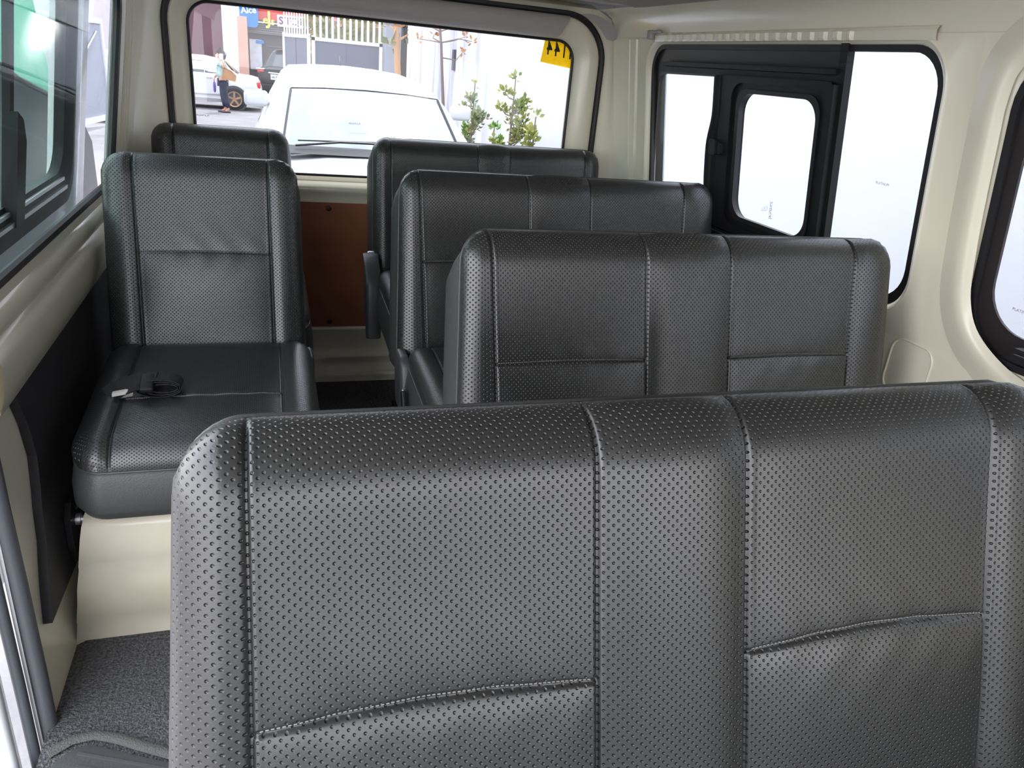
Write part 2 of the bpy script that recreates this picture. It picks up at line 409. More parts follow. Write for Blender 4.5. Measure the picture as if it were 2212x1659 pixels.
# ---- rear header and body corners around the tailgate
mb = MB()
S = (-.315, 1.262, -1.275, .212)
sr = (.17, .17, .05, .05)
def SL(g, r=None): return rr(S[0]-g, S[1]+g, S[2]-g, S[3]+g, r or tuple(q+g for q in sr), N)
def SLs(g):
    L_ = SL(g); n = N+1; out = L_[:2*n]
    a, b = L_[2*n-1], L_[2*n]
    ex = (-.10, -.28, -.48, -.80)
    out += [(a[0], z) for z in ex] + L_[2*n:] + [(L_[-1][0], z) for z in reversed(ex)]
    return out
loops = []
loops.append([Vector((x, YR+.02, z+Z0)) for x, z in SLs(0)])
loops.append([Vector((x, YR-.012, z+Z0)) for x, z in SLs(.004)])
loops.append([Vector((x, YR-.020, z+Z0)) for x, z in SLs(.012)])
def body(x, z, fr):   # target ring on walls/roof
    return x, z
ring = []
for (x, z) in SLs(.02):
    cx = (x-.473)/(1.262-.473)
    ring.append(Vector((x, YR-.030 - (.02 if z > .15 else 0), z+Z0)))
loops.append(ring)
def cove(z, side):
    t = [(.13, 0), (.15, .002), (.175, .007), (.200, .023), (.214, .045), (.222, .077)]
    if z <= .13: return 0
    for (a, b), (c, d) in zip(t[:-1], t[1:]):
        if z <= c: return b+(d-b)*(z-a)/(c-a)
    return .077
def wall_x(x, z, s):
    if s > 0: return xr(min(z, .13))-cove(z, 1)
    return xl(min(z, .13))+cove(z, -1)
nS = len(SLs(.09))
for g, dy, blend in ((.05, -.07, .5), (.09, -.13, 1)):
    ring = []
    for k, ((x, z), (x0, z0)) in enumerate(zip(SLs(g), SLs(.0))):
        zz = min(z, .240 if blend < 1 else .222)
        side = 1 if x > .47 else -1
        near = (x0 > 1.0 or x0 < -.10)
        if z < -1.1:
            ring.append(Vector((x if blend < 1 else (wall_x(x, -1, side) if near else x), YR-.032, -1.20-.07*blend+Z0))); continue
        if near and z < .205:
            xw = wall_x(x, zz, side); ring.append(Vector((x*(1-blend)+xw*blend, YR+dy, zz+Z0)))
        else:
            ring.append(Vector((min(max(x, -.275), 1.168), YR+dy if blend < 1 else (2.80 if near else 2.52), zz+Z0)))
    loops.append(ring)
mb.loft(loops)
# closing piece down side corner and behind lining
wall_b = struct(mb.build('wall_rear', M['paint'], angle=60))
# teardrop cover on the right rear corner
def corner_pt(u, v, d): return at(u, v, d)
pts = [(1254, 31), (1272, 29), (1292, 34), (1312, 44), (1328, 58), (1337, 72), (1335, 83), (1324, 89), (1310, 85), (1302, 72), (1291, 55), (1276, 41)]
mb = MB()
yy = 2.775
mb.loft([[at(u, v, yy-.035*(1-(u-1254)/84)*0) for u, v in pts], [at(u, v, yy+.012) for u, v in pts]], cap0=True)
o = mb.build('corner_cover', M['cover_plate'], smooth=False); tag(o, 'mauve-grey teardrop cover plate high on the right rear corner', 'cover plate')

# ---- tailgate
tg = thing('tailgate', 'cream tailgate with large rear window and brown board below', 'tailgate', (.47, YR+.02, 0))
def to(o, root): o.parent = root; o.matrix_parent_inverse = Matrix.Translation(-Vector(root.location)); return o
mb = MB()
Wn = (-.245, 1.152, -.438, .118)
wr = (.075, .075, .05, .05)
def WL(g): return rr(Wn[0]-g, Wn[1]+g, Wn[2]-g, Wn[3]+g, tuple(q+g for q in wr), N)
loops = [mp(MBk, SL(-.006), .03), mp(MBk, SL(-.010), .002), mp(MBk, SL(-.020, (.15,.15,.05,.05)), -.006)]
# lower section handled by separate inner plate: use window loop stretched
loops += [mp(MBk, [(a, b) for a, b in WL(.050)], -.006), mp(MBk, WL(.040), -.0), mp(MBk, WL(.022), .004), mp(MBk, WL(.014), .016), mp(MBk, WL(0), .022), mp(MBk, WL(-.004), .05)]
mb.loft(loops)
to(mb.build('frame', M['paint'], angle=60), tg)
mb = MB()   # gasket around the rear glass
mb.tube([MBk(a, b, .026) for a, b in WL(-.004)], .006, 8, closed=True)
to(mb.build('gasket', M['blackrub']), tg)
mb = MB(); mb.loft([mp(MBk, WL(-.001), .034), mp(MBk, WL(-.001), .038)], cap0=True, cap1=True)
to(mb.build('glass', M['glass'], smooth=False), tg)
mb = MB()   # padded grey header trim
prof = [(.120, -.012), (.124, -.028), (.138, -.040), (.160, -.044), (.184, -.040), (.196, -.026), (.200, -.005)]
loops = []
for z, d in prof:
    t = (z-.122)/.1
    loops.append([MBk(x, z-.012*max(0, (x-.9)/.2)*0, d) for x in (-.21, -.20, 0, .4, .8, 1.045+.045*t, 1.060+.055*t)])
mb.loft(loops, closed=False)
mb.loft([[MBk(1.060+.055*((z-.122)/.1), z, d) for z, d in prof], [MBk(1.068+.057*((z-.122)/.1), z, .006) for z, d in prof]], closed=False)
mb.loft([[MBk(-.21, z, d) for z, d in prof], [MBk(-.215, z, .006) for z, d in prof]], closed=False)
to(mb.build('header_trim', M['grey_trim'], angle=50), tg)
mb = MB()   # ledge below the glass
prof = [(-.452, -.006), (-.458, -.012), (-.468, -.024), (-.478, -.028), (-.490, -.026), (-.50, -.012), (-.52, -.010), (-.532, -.008)]
mb.loft([[MBk(x, z, d) for x in (-.29, .2, .8, 1.24)] for z, d in prof], closed=False)
to(mb.build('ledge', M['paint'], angle=60), tg)
mb = MB(); mb.loft([mp(MBk, rr(-.24, 1.18, -1.025, -.530, .012, 4), -.010), mp(MBk, rr(-.242, 1.182, -1.027, -.528, .012, 4), -.004)], cap0=True)
board = to(mb.build('board', M['brown'], smooth=False), tg)
for x, z in ((.212, -.552), (.212, -1.005)):
    mb = MB(); mb.lathe([(.0, -.016), (.006, -.015), (.010, -.0125), (.0105, -.009)], (x, YR, z+Z0), 'Y', 14)
    to(mb.build('clip', M['brown_dark']), tg)
mb = MB()
prof = [(-1.027, -.006), (-1.030, -.016), (-1.038, -.018), (-1.045, -.012), (-1.12, -.008), (-1.145, -.010), (-1.152, -.020), (-1.16, -.020), (-1.175, -.012), (-1.20, -.014), (-1.212, -.026), (-1.228, -.030), (-1.26, -.034)]
loops = []
for z, d in prof:
    row = []
    for x in (-.3, .10, .16, .20, .25, 1.25):
        zz = z
        if -1.17 < z < -1.13: zz = z - (.022 if x < .17 else 0)
        row.append(MBk(x, zz, d))
    loops.append(row)
mb.loft(loops, closed=False)
to(mb.build('lower_panel', M['paint'], angle=60), tg)
# seal round the tailgate
mb = MB(); mb.tube([MBk(a, b, -.002) for a, b in SL(-.001)], .0135, 10, closed=True)
struct(mb.build('trim_7', M['blackrub']))
# header strip of the body above tailgate
mb = MB()
prof = [(.262, -.06), (.252, -.05), (.243, -.034), (.236, -.026)]
loops = [[Vector((x, YR+d, z+Z0-.03*0)) for x in (-.22, .3, .8, 1.05, 1.10)] for z, d in [(.25, -.20), (.243, -.10), (.236, -.05), (.234, -.022)]]
mb.loft(loops, closed=False)
struct(mb.build('trim_8', M['paint'], angle=60))
# yellow sticker on rear glass, seen from behind so its figures are mirrored
st = thing('yellow_sticker', 'yellow sticker with black digits in the top right corner of the rear window', 'sticker', (1.08, YR+.033, .04+Z0))
mb = MB(); q = [(1.018, .032), (1.148, .018), (1.148, .150), (1.034, .150)]
mb.loft([[Vector((a, YR+.0335, b+Z0)) for a, b in q], [Vector((a, YR+.0325, b+Z0)) for a, b in q]], cap0=True, cap1=True)
to(mb.build('sheet', M['yellow'], smooth=False), st)
for x, ch in ((1.050, '4'), (1.082, '4'), (1.112, '1'), (1.138, '1')):
    mt = Matrix.Translation((x, YR+.0315, .083+Z0-.1*(x-1.05))) @ Matrix.Rotation(PI/2, 4, 'X') @ Matrix.Diagonal((-.62, 1, 1, 1))
    to(text_obj('digit', ch, .072, M['ink'], mt, None, .0003, True), st)
# coat hook bracket at rear end of right window rail, and the wrapped rail
mb = MB()
c = at(1432, 82, 2.50)
hx = xr(.14)-.012
mb.box((hx, 2.47, .142+Z0), (.022, .03, .028), bev=.004); mb.box((hx-.002, 2.44, .150+Z0), (.014, .06, .010), bev=.003)
o = mb.build('curtain_rail_bracket', M['grey_trim'], angle=30); tag(o, 'small grey bracket at the rear end of the ribbed strip above the right window', 'bracket')
mb = MB()
loops = []
n = 150
for i in range(n):
    y = 1.27+(2.45-1.27)*i/(n-1)
    ph = (y*22) % 1
    d = -.009-.006*(1 if ph < .45 else 0)*(1 if 1.5 < y < 2.38 else 0)
    loops.append([MR(y, .121, 0), MR(y, .122, d*.8), MR(y, .127, d), MR(y, .140, d), MR(y, .147, -.004), MR(y, .149, .006)])
mb.loft(loops, closed=False)
o = mb.build('ribbed_strip', M['paint'], angle=25); tag(o, 'cream ribbed strip along the top of the right side window', 'strip')

# ---- windows
# window_1: big right opening: fixed rear pane, sliding pane, fixed front pane
W1 = bpy.data.objects.new('window_1', None); COL.objects.link(W1); struct(W1)
def bandR(name, outer, inner, d0, d1, m, parent, ro=.02, ri=.03, fn=MR, angle=40):
    mb = MB()
    mb.loft([mp(fn, rr(*outer, ro, 8), d1), mp(fn, rr(*outer, ro, 8), d0), mp(fn, rr(*inner, ri, 8), d0), mp(fn, rr(*inner, ri, 8), d1)])
    return mb.build(name, m, parent, angle=angle)
def pane(name, rect, d, parent, m=M['glass'], r=.03, fn=MR, t=.003):
    mb = MB(); mb.loft([mp(fn, rr(*rect, r, 8), d), mp(fn, rr(*rect, r, 8), d+t)], cap0=True, cap1=True)
    return mb.build(name, m, parent, smooth=False)
pane('pane', (1.232, 1.56, -.437, .127), .026, W1, r=(.01, .085, .085, .01))
pane('pane', (2.03, 2.517, -.437, .127), .026, W1, r=(.085, .01, .01, .085))
# frit band across the top of the rear two thirds
mb = MB()
lp = [(1.540, .127), (1.540, .030), (2.07, .030), (2.42, .028), (2.45, .022), (2.468, .0), (2.475, -.05), (2.50, -.34), (2.50, -.437), (2.52, -.437), (2.52, .127)]
mb.loft([[MR(a, b, .020) for a, b in lp], [MR(a, b, .026) for a, b in lp]], cap0=True)
mb.build('frit_band', M['frit'], W1, smooth=False)
bandR('border', (1.236, 2.512, -.433, .122), (1.262, 2.490, -.406, .102), .010, .024, M['blackrub'], W1, .083, .075)
# horizontal channel with shadow gap
mb = MB()
mb.box((0, 0, 0), (1, 1, 1)); mb.bm.clear()
def barR(mb, y0, y1, z0, z1, d0, d1, bev=0):
    lp = [(y0, z0), (y1, z0), (y1, z1), (y0, z1)]
    mb.loft([mp(MR, lp, d0), mp(MR, lp, d1)], cap0=True, cap1=True)
barR(mb, 1.552, 2.42, .052, .064, -.002, .02); barR(mb, 1.552, 2.44, .034, .050, .004, .02)
mb.build('top_channel', M['blackpl'], W1, smooth=False)
bandR('slider_frame', (1.552, 2.035, -.395, .036), (1.572, 1.975, -.372, .018), -.006, .022, M['blackpl'], W1, .012, .045)
bandR('sash', (1.568, 1.985, -.376, .022), (1.600, 1.940, -.345, -.004), .002, .020, M['blackpl'], W1, .03, .055)
bandR('sash_bead', (1.590, 1.952, -.354, .004), (1.603, 1.937, -.342, -.007), -.003, .012, M['blackrub'], W1, .045, .052)
pane('pane', (1.585, 1.955, -.36, .010), .012, W1, r=.05)
mb = MB()    # wavy grab post on the rear side of the slider
rows = []
for i in range(25):
    z = .034-.44*i/24
    t = i/24
    off = .028*math.exp(-((t-.58)/.26)**4)
    rows.append((z, off))
mb.loft([[MR(2.035+o, z, -.006) for z, o in rows], [MR(2.045+o, z, -.014) for z, o in rows], [MR(2.062+o, z, -.012) for z, o in rows], [MR(2.068+o, z, .0) for z, o in rows], [MR(2.068+o, z, .02) for z, o in rows]], closed=False)
mb.loft([[MR(2.035+o, z, -.006) for z, o in rows], [MR(2.02, z, .004) for z, o in rows], [MR(2.0, z, .004) for z, o in rows]], closed=False)
mb.build('grab_post', M['blackpl'], W1, angle=50)
mb = MB(); mb.loft([mp(MR, rr(2.018, 2.052, -.185, -.140, .006, 4), -.024), mp(MR, rr(2.018, 2.052, -.185, -.140, .006, 4), 0)], cap0=True)
mb.loft([mp(MR, rr(2.000, 2.016, -.180, -.146, .004, 4), -.018), mp(MR, rr(2.000, 2.016, -.180, -.146, .004, 4), 0)], cap0=True)
mb.build('latch', M['blackrub'], W1)
mb = MB()    # edge post between slider and front pane
barR(mb, 1.528, 1.553, -.425, .118, .004, .024); barR(mb, 1.540, 1.56, -.40, .030, -.012, .01)
mb.build('edge_post', M['blackpl'], W1, smooth=False)
mb = MB()    # sill tracks below the slider
for z0, z1, d in ((-.405, -.398, -.010), (-.418, -.410, -.004), (-.433, -.422, .004)):
    barR(mb, 1.545, 2.49, z0, z1, d, .024)
barR(mb, 1.545, 2.49, -.437, -.395, .008, .024)
mb.build('sill_track', M['blackpl'], W1, smooth=False)
mb = MB(); barR(mb, 1.56, 2.06, -.4085, -.4065, -.006, .01); mb.build('track_strip', M['alu'], W1, smooth=False)
# marks on the glass
def face_mat(fn, a, b, d, rot=0, mirror=False):
    p = fn(a, b, d); pu = fn(a-.01, b, d) if fn is MR else (fn(a+.01, b, d)); pv = fn(a, b+.01, d)
    X = (pu-p).normalized(); Y = (pv-p).normalized(); Zz = X.cross(Y).normalized()
    m = Matrix((X, Y, Zz)).transposed().to_4x4(); m.translation = p
    return m @ Matrix.Rotation(rot, 4, 'Z') @ Matrix.Diagonal((-1 if mirror else 1, 1, 1, 1))
text_obj('etched_mark', 'PLATINUM', .0085, M['greyink'], face_mat(MR, 1.385, -.165, .0255), W1)
text_obj('stamped_mark', '2%0%4J', .016, M['blueink'], face_mat(MR, 1.765, -.297, .0115, PI/2, True), W1)
for k in range(5):
    text_obj('stamped_mark', ('IIIII I', 'II = III', 'IIII II', 'I- IIII', 'II III')[k], .0065, M['blueink'], face_mat(MR, 1.782+.0065*k, -.295-.002*k, .0115, PI/2, True), W1)
# window_2
W2 = bpy.data.objects.new('window_2', None); COL.objects.link(W2); struct(W2)
bandR('frit_band', (-.21, 1.095, -.452, .125), (-.12, 1.052, -.383, .012), .020, .026, M['frit'], W2, .11, .085)
bandR('border', (-.205, 1.090, -.447, .120), (-.19, 1.076, -.433, .106), .010, .020, M['blackrub'], W2, .11, .10)
pane('pane', (-.21, 1.098, -.455, .128), .026, W2, r=.11)
mb = MB(); mb.loft([mp(MR, rr(.86, .965, -.425, -.397, .008, 4), -.004), mp(MR, rr(.86, .965, -.425, -.397, .008, 4), .02)], cap0=True)
mb.loft([mp(MR, rr(.86, .955, -.418, -.406, .005, 4), -.014), mp(MR, rr(.86, .955, -.418, -.406, .005, 4), .0)], cap0=True)
mb.build('latch', M['blackrub'], W2)
text_obj('etched_mark', 'PLATINUM', .0085, M['greyink'], face_mat(MR, .985, -.335, .0255), W2)
# window_3 : left side
W3 = bpy.data.objects.new('window_3', None); COL.objects.link(W3); struct(W3)
mb = MB(); mb.tube([MLf(a, b, .004) for a, b in rr(1.302, 2.432, -.402, .119, (.088, .03, .02, .05), 8)], .0105, 8, closed=True)
mb.build('seal', M['blackrub'], W3)
pane('pane', (1.295, 2.44, -.41, .13), .010, W3, r=.04, fn=MLf)
# marks on rear glass
def rearmark(x, z):
    mt = Matrix.Translation((x, YR+.032, z+Z0)) @ Matrix.Rotation(PI/2, 4, 'X') @ Matrix.Diagonal((-1, 1, 1, 1))
    to(text_obj('etched_mark', 'PLATINUM', .009, M['greyink'], mt), tg)
rearmark(-.215, -.250); rearmark(.312, -.243)

# ================================================================= SEATS
def axis_pts(P, seams, base=.013):
    xs = set([0, P]); n = int(P/base)
    for i in range(n+1): xs.add(P*i/n)
    for s in seams:
        for k in (-.018, -.012, -.008, -.0055, -.0038, -.0024, -.0012, 0, .0012, .0024, .0038, .0055, .008, .012, .018):
            if 0 < s+k < P: xs.add(s+k)
    for k in (0, .002, .005, .009, .014): xs.add(k); xs.add(P-k)
    xs = sorted(xs); out = [xs[0]]
    for x in xs[1:]:
        if x-out[-1] > .0008: out.append(x)
    return out
def upholstered(W, H, Rx, Rz, D, T, seams, panels, hs, side_in=.012, bottom_r=None, curve=0, puffb=.010, warp=None, back=True, soft=1):
    """padded block, front faces -y.  seams: x positions. panels: list of (x0,x1) that carry a cross seam at depth hs below the top"""
    bm = bmesh.new(); uvl = bm.loops.layers.uv.new('uv')
    def mp1(p, R, Wd):
        P = Wd-2*R+PI*R
        q = PI*R/2
        if p < q: return R*(1-math.cos(p/R))
        if p > P-q: return Wd-R*(1-math.cos((P-p)/R))
        return R+(p-q)
    PX = W-2*Rx+PI*Rx; PZ = H-2*Rz+PI*Rz
    ex = (PI/2-1)*Rx; ez = (PI/2-1)*Rz
    sp = [s+ex for s in seams]
    hq = PZ-(hs+ez) if hs else None
    xs = axis_pts(PX, sp); zs = axis_pts(PZ, ([hq-.004, hq, hq+.004] if hs else []))
    pos = {}
    grid = []
    for j, q in enumerate(zs):
        row = []
        for i, p in enumerate(xs):
            x = mp1(p, Rx, W); z = mp1(q, Rz, H)
            a = max(0, 1-min(x, W-x)/Rx); b = max(0, 1-min(z, H-z)/Rz)
            r = math.hypot(a, b)
            if r > 1:
                a2, b2 = a/r, b/r
                x = Rx*(1-a2) if x < W/2 else W-Rx*(1-a2)
                z = Rz*(1-b2) if z < H/2 else H-Rz*(1-b2)
                r = 1
            row.append(Vector((x, -D*math.sqrt(max(0, 1-r*r)), z)))
        grid.append(row)
    nx, nz = len(xs), len(zs)
    disp = []
    for j in range(nz):
        row = []
        for i in range(nx):
            g = grid
            du = g[j][min(nx-1, i+1)]-g[j][max(0, i-1)]; dv = g[min(nz-1, j+1)][i]-g[max(0, j-1)][i]
            nrm = du.cross(dv)
            if nrm.length < 1e-12 or g[j][i].y > -1e-5: row.append(g[j][i]); continue
            nrm.normalize()
            p, q = xs[i], zs[j]
            zt = PZ-q   # arc distance from top silhouette
            edge = min(p, PX-p, q, PZ-q)
            fade = min(1, max(0, edge/.03))
            d = 0
            dm = min([abs(p-s) for s in sp]+[9])
            puff = 1-math.exp(-(dm/.022)**1.3)
            grooved = -.0035*math.exp(-(dm/.0023)**2)
            lipd = .0007*math.exp(-((dm-.005)/.0025)**2)
            kidx = sum(1 for s in sp if p > s)
            raised = puffb if kidx % 2 == 0 else .002
            d = puff*raised*fade*(1 if edge > .01 else edge/.01) + (grooved+lipd)*min(1, max(0, (edge-.0)/.01))
            if hs and kidx % 2 == 1:
                x0 = sp[kidx-1]; x1 = sp[kidx] if kidx < len(sp) else PX
                t = (p-x0)/(x1-x0)
                hh = hq + .010*math.sin(PI*min(1, max(0, t)))*(1 if curve else .3) + curve*(t-.5)
                dz = q-hh
                fx = math.sin(PI*min(1, max(0, t)))**.4 if 0 < t < 1 else 0
                d += -.0032*soft*math.exp(-(dz/.0022)**2) + .0035*soft*fx*(1-math.exp(-abs(dz)/.012))*math.exp(-abs(dz)/.08)
                if dz < 0: d += .007*fx*(1-math.exp(dz/.02))*math.exp(-((dz+.07)/.10)**2)
                else: d -= .003*fx*(1-math.exp(-dz/.04))*math.exp(-((dz-.10)/.10)**2)
                # light wrinkling near the seams
                d += .0009*fx*math.sin(p*95+3*math.sin(q*31))*math.exp(-abs(dz)/.04)
            row.append(g[j][i]+nrm*d*min(1, -g[j][i].y/(D*.45)))
        disp.append(row)
    if warp:
        kx = [0]+list(seams)+[W]
        for row in disp:
            for v in row:
                t = max(0, 1-v.z/H)
                for a in range(len(kx)-1):
                    if v.x <= kx[a+1] or a == len(kx)-2:
                        q = (v.x-kx[a])/(kx[a+1]-kx[a]); v.x += t*(warp[a]*(1-q)+warp[a+1]*q); break
    V = [[bm.verts.new(v) for v in row] for row in disp]
    for j in range(nz-1):
        for i in range(nx-1):
            f = bm.faces.new((V[j][i], V[j][i+1], V[j+1][i+1], V[j+1][i])); f.material_index = 0; f.smooth = True
            for l, (u, v) in zip(f.loops, ((xs[i], zs[j]), (xs[i+1], zs[j]), (xs[i+1], zs[j+1]), (xs[i], zs[j+1]))): l[uvl].uv = (u, v)
    ring = V[0][:-1] + [V[j][-1] for j in range(nz-1)] + V[-1][:0:-1] + [V[j][0] for j in range(nz-1, 0, -1)]
    c = Vector((W/2, 0, H/2)); prev = ring; outline = [v.co.copy() for v in ring]
    for (dy, ins, insz) in ((.003, .001, .002), (.010, -.002, .007), (T*.4, -.009, .03), (T*.75, -.010, .055), (T-.006, .0, .075), (T, .012, .09)):
        cur = []
        for o_ in outline:
            s_ = Vector(((W/2-ins)/(W/2), 1, (H/2-(insz if o_.z > H*.5 and back else ins))/(H/2)))
            cur.append(bm.verts.new(Vector((c.x+(o_.x-c.x)*s_.x, dy, c.z+(o_.z-c.z)*s_.z))))
        for k in range(len(cur)):
            f = bm.faces.new((prev[(k+1) % len(cur)], prev[k], cur[k], cur[(k+1) % len(cur)])); f.material_index = 1; f.smooth = True
        prev = cur
    f = bm.faces.new(prev[::-1]); f.material_index = 1
    bmesh.ops.remove_doubles(bm, verts=bm.verts, dist=.00005)
    bmesh.ops.recalc_face_normals(bm, faces=bm.faces)
    me = bpy.data.meshes.new('upholstery'); bm.to_mesh(me); bm.free()
    me.materials.append(M['perf']); me.materials.append(M['vinyl'])
    # piping on outline, stitches
    pip = MB(); ol = []
    for o_ in outline:
        if not ol or (o_-ol[-1]).length > .006: ol.append(o_)
    pip.tube([Vector((o_.x, .002, o_.z)) for o_ in ol], .0024, 6, closed=True)
    for f in pip.bm.faces: f.smooth = True
    mep = bpy.data.meshes.new('piping'); pip.bm.to_mesh(mep); pip.bm.free(); mep.materials.append(M['vinyl'])
    rows = []
    # thread dashes following the seams
    def surf(p, q):
        i = max(range(nx), key=lambda k: -abs(xs[k]-p)); j = max(range(nz), key=lambda k: -abs(zs[k]-q))
        i2 = min(nx-1, i+1) if xs[i] <= p else max(0, i-1); j2 = min(nz-1, j+1) if zs[j] <= q else max(0, j-1)
        a = (p-xs[i])/(xs[i2]-xs[i]) if i2 != i else 0; b = (q-zs[j])/(zs[j2]-zs[j]) if j2 != j else 0
        A = disp[j][i].lerp(disp[j][i2], a); B = disp[j2][i].lerp(disp[j2][i2], a); return A.lerp(B, b)
    if hs:
        for (a, b) in panels:
            stm = MB(); a += ex+.006; b += ex-.006; n = int((b-a)/.0042)
            for k in range(n):
                p0 = a+(b-a)*k/n; p1 = p0+.0026
                def hh(p):
                    t = (p-a+.006)/(b-a+.012); return hq+.010*math.sin(PI*t)*(1 if curve else .3)+curve*(t-.5)
                A = surf(p0, hh(p0)+.0026); B = surf(p1, hh(p1)+.0026)
                stm.tube([A+Vector((0, -.0004, 0)), B+Vector((0, -.0004, 0))], .00055, 4)
            mes = bpy.data.meshes.new('stitching'); stm.bm.to_mesh(mes); mes.materials.append(M['stitch']); stm.bm.free(); rows.append(mes)
    return me, mep, rows
def inst(name, me, parent, mtx):
    o = bpy.data.objects.new(name, me); COL.objects.link(o); o.parent = parent; o.matrix_local = mtx; return o

def place_back(root, meshes, x0, ytop, ztop, rec, H, D):
    """front plane of the backrest passes (ytop, ztop), leaning back by rec = dy/dz"""
    th = math.atan(rec)
    R = Matrix.Rotation(-th, 4, 'X')
    top = R @ Vector((0, -D, H))
    # crest of rounded top sits slightly behind the front plane
    loc = Vector((x0, ytop-top.y+.0, ztop-(R @ Vector((0, -D*.3, H))).z)) - Vector(root.location)
    m = Matrix.Translation(loc) @ R
    bk = inst('backrest', meshes[0], root, m)
    I = Matrix()
    inst('piping', meshes[1], bk, I)
    for q in meshes[2]: inst('stitching', q, bk, I)
    return bk, m
def place_cushion(root, meshes, x0, yfront, ztop, D, pitch=.06):
    R = Matrix.Rotation(-PI/2+pitch, 4, 'X')
    loc = Vector((x0, yfront, ztop-D)) - Vector(root.location)
    m = Matrix.Translation(loc) @ R
    c = inst('seat_cushion', meshes[0], root, m); inst('piping', meshes[1], c, Matrix())
    for q in meshes[2]: inst('stitching', q, c, Matrix())
    return c
BH = .56; BD = .048; BT = .10; ZT = Z0-.265
CT = .13
def bench_meshes(W, seams, curve, hs=.237, warp=None):
    pan = [(seams[0], seams[1]), (seams[2], seams[3])]
    return upholstered(W, BH, .052, .06, BD, BT, seams, pan, hs, curve=curve, warp=warp)
def base_frame(root, x0, x1, y0, y1, z):
    """steel legs and side covers under a bench"""
    L = Vector(root.location)
    for x in (x0+.10, x1-.10):
        mb = MB()
        mb.tube([Vector((x, y0+.06, 0))-L, Vector((x, y0+.10, z))-L], .014, 10); mb.tube([Vector((x, y1-.02, 0))-L, Vector((x, y1-.08, z))-L], .014, 10)
        mb.box(Vector((x, (y0+y1)/2, .012))-L, (.05, y1-y0+.02, .02), bev=.004)
        mb.build('leg', M['blackpl'], root)
    mb = MB()
    mb.tube([Vector((x0+.03, y0+.05, z))-L, Vector((x1-.03, y0+.05, z))-L], .013, 10); mb.tube([Vector((x0+.03, y1-.05, z))-L, Vector((x1-.03, y1-.05, z))-L], .013, 10)
    mb.build('seat_frame', M['blackpl'], root)
def hinge_cover(root, x, y, z, side=-1, m='plastic_grey', h=.15, w=.11):
    L = Vector(root.location)
    mb = MB(); lp = rr(-w*.55, w*.45, -h*.55, h*.45, (.03, .03, .045, .02), 6)
    def P(a, b, d): return Vector((x+side*d, y+a+b*.25, z+b))-L
    mb.loft([[P(a, b, -.004) for a, b in lp], [P(a, b, .012) for a, b in lp], [P(a*.9, b*.93, .019) for a, b in lp], [P(a*.7, b*.8, .021) for a, b in lp]], cap0=True, cap1=True)
    return mb.build('hinge_cover', M[m], root, angle=60)
def buckle(root, p, rot, tongue=False):
    L = Vector(root.location)
    mb = MB(); Rm = Matrix.Rotation(rot, 3, 'X')
    mb.box(Vector(p)-L, (.012, .030, .06), rot=Rm, bev=.004)
    b = mb.build('belt_buckle', M['blackpl'], root, angle=30)
    mb = MB(); mb.tube([Vector(p)-L+Rm @ Vector((0, -.008, .031)), Vector(p)-L+Rm @ Vector((0, .008, .031))], .004, 6)
    mb.build('latch_plate', M['steel'], b)
    return b
ROWS = {}
def bench(label, x0, x1, seams, ytop, rec, meshes, cmeshes, yfront, ztc=.545, dz=0, group=None):
    root = thing('bench_seat', label, 'seat', ((x0+x1)/2, yfront+.25, 0), 0, group)
    bk, m = place_back(root, meshes, x0, ytop, ZT+dz, rec, BH, BD)
    place_cushion(root, cmeshes, x0+.0, yfront, ztc, .05)
    base_frame(root, x0, x1, yfront+.04, yfront+.50, ztc-CT-.05)
    return root
seamB = [.062, .362, .545, .845]
mB = bench_meshes(.928, [.043, .343, .526, .823], 0, .240, [-.012, .022, .022, .02, .002, .014])
cB = upholstered(.928, .50, .06, .07, .05, CT-.0, [.06, .343, .526, .823], [], None, back=False)
mA = bench_meshes(.905, [.052, .345, .500, .808], -.003, .250, [-.030, -.010, .0, .006, 0, .01])
mD = bench_meshes(.865, [.060, .378, .502, .800], 0)
cD = upholstered(.865, .46, .06, .07, .05, CT, [.06, .378, .502, .80], [], None, back=False)
# nearest bench
A = bench('grey perforated bench seat nearest the camera, its backrest filling the foreground', -.077, .818, seamB, .536, .34, mA, upholstered(.905, .46, .06, .07, .05, CT, [.052, .345, .500, .808], [], None, back=False), -.10, dz=-.012)
hinge_cover(A, -.077, .40, .50)
B = bench('grey bench seat directly behind the nearest bench, beside the right wall', .322, 1.250, seamB, 1.232, .24, mB, cB, .60)
hinge_cover(B, .322, 1.12, .50)
C = bench('grey bench seat between the second bench and the folding rearmost bench', .328, 1.256, seamB, 1.955, .21, mB, cB, 1.33)
hc = hinge_cover(C, .328, 1.83, .47); buckle(C, (.305, 1.70, .455), -.5)
Dn = bench('narrow dark folding bench seat rearmost on the right, before the tailgate', .352, 1.217, seamB, 2.72, .16, mD, cD, 2.14)
# D bench: tall curved side bracket cover like an armrest, facing the aisle
L = Vector(Dn.location)
mb = MB()
cp = [(2.625, .605), (2.585, .575), (2.565, .53), (2.555, .47), (2.535, .40), (2.51, .335)]
loops = []
for i, (y, z) in enumerate(cp):
    w = (.018, .036, .042, .040, .030, .012)[i]
    lp = rr(-w, w, -.013, .013, .010, 4)
    loops.append([Vector((.334+b*2.0, y+a, z+a*.2))-L for a, b in lp])
mb.loft(loops, cap0=True, cap1=True)
mb.build('side_cover', M['plastic_grey'], Dn, angle=70)
mb = MB(); mb.lathe([(0, -.014), (.009, -.013), (.012, -.008), (.012, .01)], Vector((.340, 2.655, .600))-L, 'X', 16); mb.build('pivot_cap', M['alu'], Dn)
buckle(Dn, (.395, 2.50, .60), -.9)
